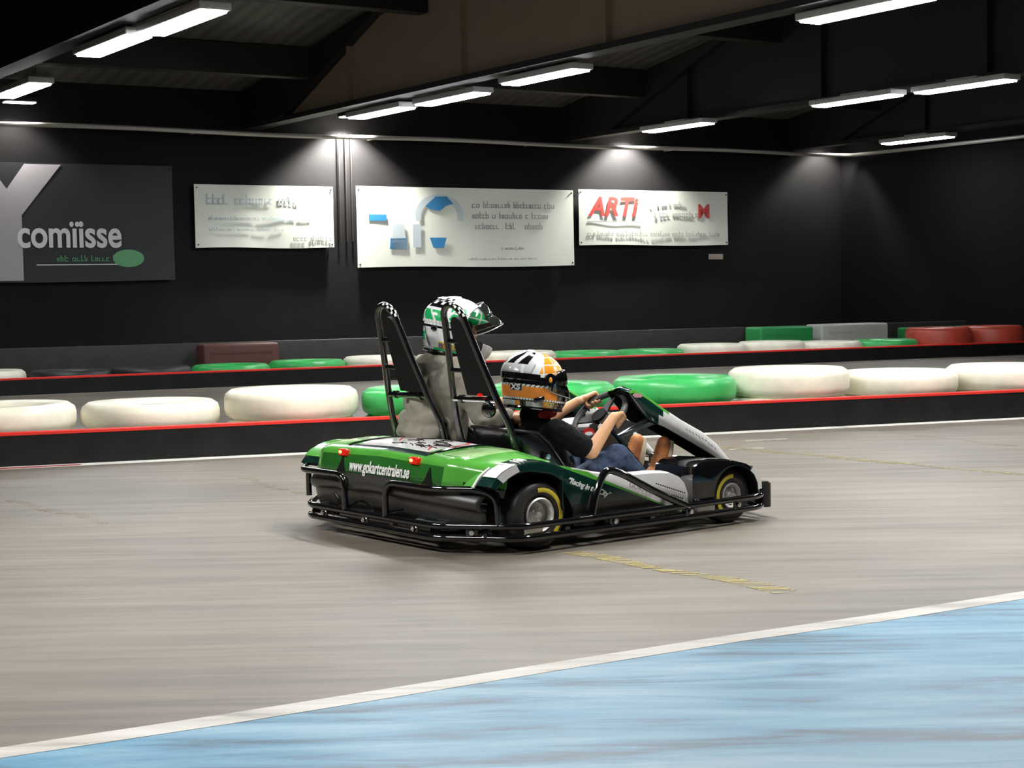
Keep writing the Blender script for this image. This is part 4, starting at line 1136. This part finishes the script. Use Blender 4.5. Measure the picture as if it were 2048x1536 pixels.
def head_parts(c, fwd, s=1.):
    """skull, jaw, nose, brow, ears, lips"""
    c = Vector(c); f = Vector(fwd).normalized(); l = Vector((0, 0, 1)).cross(f).normalized(); u = f.cross(l)
    at = lambda x, y, z: c+(f*x+l*y+u*z)*s
    P = [(at(-.01, 0, .035), .086*s, (1.02, .90, 1.0)), (at(.0, 0, -.01), .078*s, (1., .86, 1.05)),
         (at(.045, .0, -.065), at(.062, 0, -.088), .040*s, .024*s), (at(.02, .035, -.06), at(.055, .012, -.085), .028*s, .022*s), (at(.02, -.035, -.06), at(.055, -.012, -.085), .028*s, .022*s),
         (at(.080, 0, .012), at(.098, 0, -.022), .008*s, .012*s), (at(.088, .009, -.026), at(.088, -.009, -.026), .008*s, .008*s),
         (at(.070, .040, .026), at(.078, -.0, .022), .010*s, .009*s), (at(.070, -.040, .026), at(.078, 0, .022), .010*s, .009*s),
         (at(.078, .016, -.052), at(.078, -.016, -.052), .007*s, .007*s), (at(.074, .013, -.062), at(.074, -.013, -.062), .008*s, .008*s),
         (at(-.002, .074, .015), at(-.006, .078, -.018), .014*s, .010*s), (at(-.002, -.074, .015), at(-.006, -.078, -.018), .014*s, .010*s)]
    return P, at

# ---- child in the right seat
cp = Vector((.90, .545, .0)); child = empty('person', K2W(cp), KR)
tag(child, 'child in an orange and silver helmet, black t-shirt and jeans, steering in the near seat', 'person')
F1, F2 = FW
gR, tR, oR, nR = rim_pt(F1, 186); gL, tL, oL, nL = rim_pt(F1, 38)
wR = Vector(gR)+oR*.050+nR*.050+Vector((-.03, 0, -.01)); wL = Vector(gL)+Vector((-.085, .022, .004))
shR, elR = Vector((.795, .40, .495)), Vector((.935, .315, .392)); shL, elL = Vector((.795, .69, .500)), Vector((.955, .735, .500))
hc = Vector((.745, .525, .735)); fw = Vector((.99, -.12, -.14))
B = [((.93, .54, .185), (.86, .54, .28), .105, .10), ((.86, .54, .28), (.80, .54, .42), .10, .105), ((.80, .46, .46), (.80, .63, .46), .065, .065),
     ((.80, .54, .46), (.765, .54, .58), .05, .042), ((.765, .54, .58), (.755, .53, .66), .042, .045),
     (shR, elR, .046, .038), (elR, wR, .038, .024), (shL, elL, .046, .036), (elL, wL, .035, .024),
     ((.95, .46, .185), (1.16, .385, .345), .078, .058), ((.95, .62, .185), (1.16, .66, .345), .078, .058),
     ((1.16, .385, .345), (1.40, .42, .170), .055, .036), ((1.16, .66, .345), (1.42, .655, .170), .055, .036),
     ((1.40, .42, .17), (1.46, .43, .16), .034, .036), ((1.42, .655, .17), (1.48, .66, .16), .034, .036)]
B += gripping_hand(gR, tR, oR, nR, wR, .0088, flipT=1)
B += gripping_hand(gL, tL, oL, nL, wL, .0088, flipT=-1)
HP, at_ = head_parts(hc+Vector((0.01, 0, 0)), fw, .96); B += HP
body = union(B, 'body', 'skin', child, cp, .0042, 3)
# t-shirt
T_ = [((.93, .54, .20), (.86, .54, .28), .118, .112), ((.86, .54, .28), (.80, .54, .42), .112, .118), ((.80, .45, .455), (.80, .64, .455), .078, .078), ((.78, .54, .50), (.758, .54, .565), .085, .066),
      (shR, shR+(elR-shR)*.72, .062, .058), (shL, shL+(elL-shL)*.72, .062, .058)]
ts_ = union(T_, 't_shirt', 'tee', child, cp, .006, 4, .016, .05)
mb = MB(); mb.tube([Vector((.800+.055*math.cos(a), .525+.058*math.sin(a), .572+.006*math.cos(a))) for a in [2*pi*k/24 for k in range(24)]], .020, 10, True)
o = mb.build('collar', 'tee_red', child, off=cp); o['label'] = 'red collar of the black t-shirt'
J_ = [((.93, .54, .17), (.90, .54, .22), .118, .118), ((.94, .46, .185), (1.155, .385, .340), .092, .072), ((.94, .62, .185), (1.155, .66, .340), .092, .072),
      ((1.155, .385, .340), (1.385, .415, .180), .070, .052), ((1.155, .66, .340), (1.40, .655, .180), .070, .052)]
union(J_, 'jeans', 'jeans', child, cp, .006, 3, .02, .045)
for (hx, hv, k) in ((1.455, .435, 0), (1.475, .662, 1)):
    S_ = [((hx-.045, hv, .19), (hx-.02, hv, .225), .046, .046), ((hx-.015, hv, .20), (hx+.03, hv, .30), .044, .042), ((hx+.03, hv, .30), (hx+.062, hv, .385), .040, .036), ((hx-.02, hv, .18), (hx+.01, hv, .19), .040, .036)]
    s = union(S_, 'shoe', 'boot', child, cp, .006, 3)
    mb = MB(); mb.tube([(hx+.012, hv, .165), (hx+.045, hv, .21), (hx+.075, hv, .31), (hx+.100, hv, .395)], .03, 12, radii=[.026, .034, .036, .026])
    for i in range(5): mb.tube([(hx-.03+i*.016, hv-.026, .25+i*.03), (hx-.036+i*.016, hv+.026, .25+i*.03)], .004, 6)
    q_ = mb.build('sole', 'sole', s, off=cp, ang=60)

# ---- helmets
def helmet(c, fwd, up_tilt, scale, paint, mats, parent, off, raised, name='helmet'):
    f = Vector(fwd).normalized(); l = Vector((0, 0, 1)).cross(f).normalized(); u = f.cross(l)
    c = Vector(c)
    def W(p): return c+(f*p.x+l*p.y+u*p.z)*scale
    def shell(az, el, k=1.):
        """az 0 = front, el in degrees; returns local point"""
        ca, sa, ce, se = math.cos(az), math.sin(az), math.cos(el), math.sin(el)
        ax = .158 if ca > 0 else .152
        x, y, z = ax*ca*ce, .122*sa*ce, (.138 if se > 0 else .150)*se
        if se < 0:
            # chin bar pushes forward, sides go straight down, neck roll tucks in
            t = min(1., -se/.75); q = max(0, ca)**2
            x += (.034*q*math.sin(min(1., t)*pi*.75))*1.0 + (1-ce)*ax*ca*.78; y += (1-ce)*.122*sa*.72
            if ca < 0: x += (-ca)*.012*t
        else:
            x += .006*ca
            if ca < 0: z += .006*se*(-ca); x -= .010*max(0, math.sin(3*el))*(-ca)
        return Vector((x, y, z))*k
    NA, NE = 240, 150; el0, el1 = R(-58), R(90)
    def opening(az, el):
        a = math.degrees(abs(az)); e = math.degrees(el)
        return a < 72 and -22+.003*a*a*.6 < e < 26-.0016*a*a*2.
    mb = MB(); grid = []
    for j in range(NE+1):
        el = el0+(el1-el0)*j/NE; grid.append([W(shell(-pi+2*pi*i/NA, el)) for i in range(NA)])
    o0 = 0; mb.v = [p for r in grid for p in r]
    for j in range(NE):
        el = el0+(el1-el0)*(j+.5)/NE
        for i in range(NA):
            az = -pi+2*pi*(i+.5)/NA
            if opening(az, el): continue
            k = (i+1) % NA; mb.f.append([j*NA+i, j*NA+k, (j+1)*NA+k, (j+1)*NA+i]); mb.m.append(paint(az, el, shell(az, el)))
    h = mb.build(name, mats, parent, off=off, ang=60, fix=False)
    s = h.modifiers.new('s', 'SOLIDIFY'); s.thickness = .012; s.offset = -1; s.use_rim = True
    # dark lining
    mb = MB(); mb.v = [c+(p-c)*.92 for r in grid for p in r]
    for j in range(NE):
        for i in range(NA):
            if opening(-pi+2*pi*(i+.5)/NA, el0+(el1-el0)*(j+.5)/NE): continue
            k = (i+1) % NA; mb.f.append([j*NA+i, j*NA+k, (j+1)*NA+k, (j+1)*NA+i]); mb.m.append(0)
    mb.build('lining', 'h_foam', h, off=off, fix=False)
    mb = MB(); mb.tube([W(shell(-pi+2*pi*i/72, el0, .985)) for i in range(72)], .008*scale, 8, True); mb.build('edge_trim', 'h_black', h, off=off)
    # opening seal
    ops = []
    for i in range(NA):
        pass
    # visor
    rot = Matrix.Rotation(R(raised), 3, 'Y')
    piv = Vector((.020, 0, .012))
    mb = MB(); rows = []
    for j in range(17):
        e = R(-24+52*j/16); row = []
        for i in range(33):
            a = R(-80+160*i/32); p = shell(a, e, 1.035); kx = 1+.06*max(0, math.cos(a)); p = Vector((p.x*kx, p.y, p.z))
            lim = 1-.35*(abs(i-16)/16)**3; p.z = p.z*lim
            p = piv + rot @ (p-piv); row.append(W(p))
        rows.append(row)
    mb.grid(rows); v = mb.build('visor', 'visor', h, off=off, ang=80); sv = v.modifiers.new('s', 'SOLIDIFY'); sv.thickness = .002
    mb = MB(); mb.tube(rows[0]+[r[-1] for r in rows[1:]]+rows[-1][::-1][1:]+[r[0] for r in rows[::-1][1:-1]], .0022, 6, True); mb.build('visor_edge', 'h_grey', v, off=off)
    for s_ in (-1, 1):
        a = s_*R(84); pc = shell(a, R(4), 1.02); nrm = (l*s_)
        c0 = W(pc); mb = MB(); mb.tube([c0-nrm*.004, c0+nrm*.009*scale], .030*scale, 24); mb.build('pivot_disc', 'h_black', h, off=off)
        mb = MB(); mb.ball(c0+nrm*.010*scale, .011*scale, 0, sc=(.8, .6, 1.3)); mb.build('pivot_cap', 'amber', h, off=off)
    return h, W, shell, (f, l, u)
def decal(W, shell, a0, a1, e0, e1, k, mtl, parent, off, name, n=10, shift=0.):
    mb = MB(); mb.grid([[W(shell(R(a0+(a1-a0)*i/n), R(e0+(e1-e0)*j/4+shift*i/n), k)) for i in range(n+1)] for j in range(5)])
    return mb.build(name, mtl, parent, off=off, fix=False)
def helm_text(body, W, shell, ax, a, e, size, mtl, parent, off, k=1.03, sx=1., tilt=0., bold=.0, name='lettering'):
    f, l, u = ax; p = W(shell(R(a), R(e), k)); d = R(2)
    t = (W(shell(R(a)+d, R(e), k))-W(shell(R(a)-d, R(e), k))).normalized()
    up = (W(shell(R(a), R(e)+d, k))-W(shell(R(a), R(e)-d, k))).normalized()
    n = (p-W(Vector((0, 0, 0)))).normalized()
    if t.cross(up).dot(n) < 0: t = -t
    up = (up-t*up.dot(t)).normalized(); p = W(shell(R(a), R(e), 1.016)) + t.cross(up).normalized()*.0045; t2 = t*math.cos(tilt)+up*math.sin(tilt); up2 = up*math.cos(tilt)-t*math.sin(tilt)
    return text_mesh(name, body, size, mtl, parent, frame(p-off, t2, up2), sx, .001, 'CENTER', bold=bold)

def deg(x): return math.degrees(x)
# child helmet paint: silver crown, black band, orange lower half, amber forehead (indices below)
CM = ['h_silver', 'h_black', 'orange', 'amber', 'h_white', 'h_grey']
def paint_child(az, el, p):
    a, e = abs(deg(az)), deg(el); back = 180-a
    t = (a-60)/120                                # 0 near visor .. 1 back
    if e > 12:
        # amber forehead patch with white web lines
        if a < 116-.45*(e-12) and e < 76:
            if a > 104-.45*(e-12): return 4
            if abs((a % 27)-13) < 1.3 or abs(((e+a*.15) % 19)-9) < 1.0: return 4
            return 3
        # black vent slots sweeping over the crown
        for c0 in (22, 52):
            if abs(back-c0-(e-45)*.5) < 8.0*(1-(e-55)/90) and 30 < e < 68 and c0 > 0: return 1
        if abs(a-118+.4*(e-12)) < 1.6 and e < 48: return 5
        if 130 < a < 136 and e < 30: return 4
        if e < 15: return 5
        return 0
    if e > -8-4*(1-t)*0:
        if e > 7 and a < 118: return 4 if a < 100 else 1
        return 1
    if e > -12: return 4 if ((a+e) % 9) > 2.2 else 1
    if e > -33:
        return 2 if not (a < 62) else 1
    if e > -37: return 4 if (a % 6) > 2 else 1
    if e > -40: return 1
    # lower rim panels
    if a > 150: return 0
    if 140 < a <= 150: return 2
    if 112 < a <= 126: return 5
    if 92 < a <= 112: return 0
    if 66 < a <= 92: return 2
    return 1
ch, Wc, Sc, axc = helmet(hc, fw, 0, 1.04, paint_child, CM, child, cp, 0)
ch['label'] = 'silver, black and orange full-face helmet'
# size tag and maker's patch on the right side (az negative = right)
decal(Wc, Sc, -160, -134, -20, -8, 1.014, 'h_grey', ch, cp, 'size_patch_edge'); decal(Wc, Sc, -159, -135, -19.3, -8.7, 1.018, 'h_black', ch, cp, 'size_patch'); helm_text('XS', Wc, Sc, axc, -147, -18, .036, 'white_flat', ch, cp, 1.022, 1.1, bold=.0012)
decal(Wc, Sc, -97, -66, -49, -38, 1.012, 'yellow', ch, cp, 'maker_patch'); [helm_text(c_, Wc, Sc, axc, -81.5+(k-1.5)*7.6, -47.5, .026, m_, ch, cp, 1.022, 1.15, 0, 0.) for k, (c_, m_) in enumerate(zip('BOYS', ('blue', 'red', 'blue', 'blue')))]
# side lever block
p_ = Wc(Sc(R(-100), R(-33), 1.02)); mb = MB(); rt_ = Matrix((axc[0], axc[1], axc[2])).transposed()
mb.box(p_, (.055, .018, .022), 0, rot=rt_ @ Matrix.Rotation(R(-18), 3, 'Y'), bev=.004); mb.build('side_lever', 'h_black', ch, off=cp)

# ---- adult in the left seat
ap = Vector((.62, 1.125, .0)); adult = empty('person', K2W(ap), KR)
tag(adult, 'adult in a green and white helmet and grey-green jacket, sitting in the far seat', 'person')
# left hand rests at the near top of the adult's wheel
gA, tA, oA, nA_ = rim_pt(F2, 150)
wA_ = Vector(gA)+nA_*.060+oA*.01+Vector((-.05, .02, -.02))
aR, aL = Vector((.60, .945, .775)), Vector((.62, 1.30, .775)); eR, eL = Vector((.66, .80, .54)), Vector((.70, 1.40, .53))
hR = Vector((.735, .665, .545))
hA = Vector((.70, 1.085, .990)); fA_ = Vector((.90, -.40, -.24))
def lin(a, b, t): return a+(b-a)*t
B = [((.68, 1.125, .19), (.62, 1.12, .33), .135, .125), ((.62, 1.12, .33), (.59, 1.12, .62), .125, .135), ((.60, 1.0, .72), (.62, 1.25, .72), .075, .075), ((.61, 1.12, .74), (.655, 1.11, .86), .062, .055),
     ((.655, 1.11, .86), (.68, 1.10, .93), .055, .055),
     (aR, eR, .050, .040), (eR, hR, .038, .030), (aL, eL, .050, .040), (eL, wA_, .040, .027),
     ((.74, 1.03, .18), (1.16, 1.0, .32), .09, .062), ((.74, 1.22, .18), (1.16, 1.26, .32), .09, .062), ((1.16, 1.0, .32), (1.55, 1.0, .13), .06, .040), ((1.16, 1.26, .32), (1.55, 1.24, .13), .06, .040)]
B += gripping_hand(gA, tA, oA, nA_, wA_, .0095, flipT=-1)
# right hand lies flat on the seat edge behind the child
for k in range(4):
    b0 = hR+Vector((.02, -.03, .012-.018*k)); P_ = [b0, b0+Vector((.022, -.034, -.002)), b0+Vector((.036, -.060, -.010)), b0+Vector((.040, -.078+.006*abs(k-1), -.020))]
    B += [(P_[0], P_[1], .010, .0095), (P_[1], P_[2], .0095, .009), (P_[2], P_[3], .009, .0078)]
B += [(hR, hR+Vector((.02, -.03, .0)), .026, .024), (hR+Vector((.02, -.03, .012)), hR+Vector((.02, -.03, -.042)), .013, .012), (hR+Vector((.01, 0, .02)), hR+Vector((.045, -.02, .03)), .013, .011), (hR+Vector((.045, -.02, .03)), hR+Vector((.062, -.045, .022)), .011, .009)]
HP, at2 = head_parts(hA+Vector((0.01, 0, 0)), fA_, 1.); B += HP
union(B, 'body', 'skin', adult, ap, .005, 3)
Jk = [((.66, 1.125, .40), (.60, 1.12, .50), .165, .160), ((.60, 1.12, .50), (.585, 1.12, .64), .152, .152), ((.60, 1.00, .70), (.615, 1.25, .70), .108, .108), ((.61, 1.12, .76), (.645, 1.115, .82), .100, .072),
      ((.60, 1.30, .46), (.62, 1.34, .62), .060, .070), ((.60, .97, .46), (.60, .98, .64), .060, .070),
      ((.585, 1.20, .80), (.585, 1.04, .80), .062, .062), ((.60, 1.13, .82), (.60, 1.13, .83), .070, .060),
      (aR, lin(aR, eR, 1.), .080, .062), (eR, lin(eR, hR, .78), .062, .050), (aL, eL, .078, .064), (eL, lin(eL, wA_, .55), .064, .050),
      ((.60, 1.39, .450), (.55, 1.31, .46), .045, .045), ((.485, 1.265, .470), (.475, .985, .470), .042, .045), ((.50, 1.26, .53), (.49, 1.0, .54), .045, .05)]
jk = union(Jk, 'jacket', 'jacket', adult, ap, .0065, 3, .034, .085)
mb = MB(); mb.tube([Vector((.690+.076*math.cos(a), 1.085+.072*math.sin(a), .893-.01*math.cos(a))) for a in [2*pi*k/24 for k in range(24)]], .026, 10, True)
o = mb.build('collar', 'tee_red', adult, off=ap); o['label'] = 'dark red collar'
Tr = [((.70, 1.125, .19), (.66, 1.125, .26), .14, .135), ((.74, 1.03, .19), (1.16, 1.0, .33), .10, .074), ((.74, 1.22, .19), (1.16, 1.26, .33), .10, .074), ((1.16, 1.0, .33), (1.52, 1.0, .15), .072, .055), ((1.16, 1.26, .33), (1.52, 1.24, .15), .072, .055)]
union(Tr, 'trousers', 'trouser', adult, ap, .008, 3, .02, .06)
M['sneaker'] = mat('sneaker', (.20, .24, .18), .7)
for hv in (1.0, 1.24):
    s = union([((1.57, hv, .11), (1.60, hv, .15), .045, .045), ((1.60, hv, .13), (1.66, hv, .24), .045, .040), ((1.66, hv, .24), (1.70, hv, .32), .040, .036)], 'shoe', 'sneaker', adult, ap, .007, 3)
    mb = MB(); mb.tube([(1.60, hv, .075), (1.645, hv, .12), (1.70, hv, .23), (1.738, hv, .33)], .03, 12, radii=[.026, .036, .038, .028]); mb.build('sole', 'sole', s, off=ap, ang=60)

AM = ['h_white', 'h_green', 'h_black', 'h_grey', 'h_silver']
def paint_adult(az, el, p):
    a, e = abs(deg(az)), deg(el); b = 180-a
    if e > 62 or (e > 44 and a < 120): return 0 if not (60 < e < 64) else 3
    if e > 38 and a >= 120:
        return 0 if (int(b/13)+int((e-38)/8)) % 2 else 2
    if e > 4:
        if a < 118:
            if a > 112 or e > 40: return 0
            if abs(((a+e*.5) % 27)-13) < 2 or abs((e % 16)-8) < 1.4: return 0
            return 1
        if 30 < e <= 38: return 2 if a > 130 else 0
        if abs(((b+e*.8) % 30)-15) < 2.6: return 0
        if 24 < e <= 30: return 0
        return 1
    if e > -5: return 0 if ((a*1.3) % 11) > 2.2 else 3
    if e > -9: return 2
    if e > -46:
        x = (b+e*.6) % 52
        if a < 66: return 2 if a > 46 else 3
        if x < 4: return 2
        if x < 9: return 3
        if b < 12 and -34 < e < -18: return 1
        return 4 if x < 40 else 0
    if a > 140: return 3
    if a < 60: return 3
    return 1 if a > 84 else 0
ah, Wa, Sa, axa = helmet(hA, fA_, 0, 1.10, paint_adult, AM, adult, ap, -38)
ah['label'] = 'green, white and silver full-face helmet with raised clear visor'
decal(Wa, Sa, -128, -88, -46, -32, 1.012, 'yellow', ah, ap, 'maker_patch', shift=0); [helm_text(c_, Wa, Sa, axa, -108+(k-1.5)*9.6, -44.5, .036, m_, ah, ap, 1.022, 1.15, 0, 0.) for k, (c_, m_) in enumerate(zip('BOYS', ('blue', 'red', 'blue', 'blue')))]
mb = MB(); p_ = Wa(Sa(R(-140), R(-10), 1.02)); rt_ = Matrix((axa[0], axa[1], axa[2])).transposed(); mb.box(p_, (.03, .02, .02), 0, rot=rt_, bev=.004); mb.build('side_lever', 'h_black', ah, off=ap)
# small spoiler along the crown
mb = MB(); mb.grid([[Wa(Sa(R(a), R(e), k)) for a in range(140, 221, 8)] for e, k in ((52, 1.0), (50, 1.05), (58, 1.04), (64, 1.0))]); mb.build('crown_vent', 'h_silver', ah, off=ap)

# ------------------------------------------------------------------ world and view
w = bpy.data.worlds.new('world'); C.world = w; w.use_nodes = True
w.node_tree.nodes['Background'].inputs[0].default_value = (.9, .95, 1., 1); w.node_tree.nodes['Background'].inputs[1].default_value = .02
vs = C.view_settings; vs.view_transform = 'Standard'; vs.look = 'None'; vs.gamma = 1; vs.exposure = .12; vs.use_curve_mapping = False
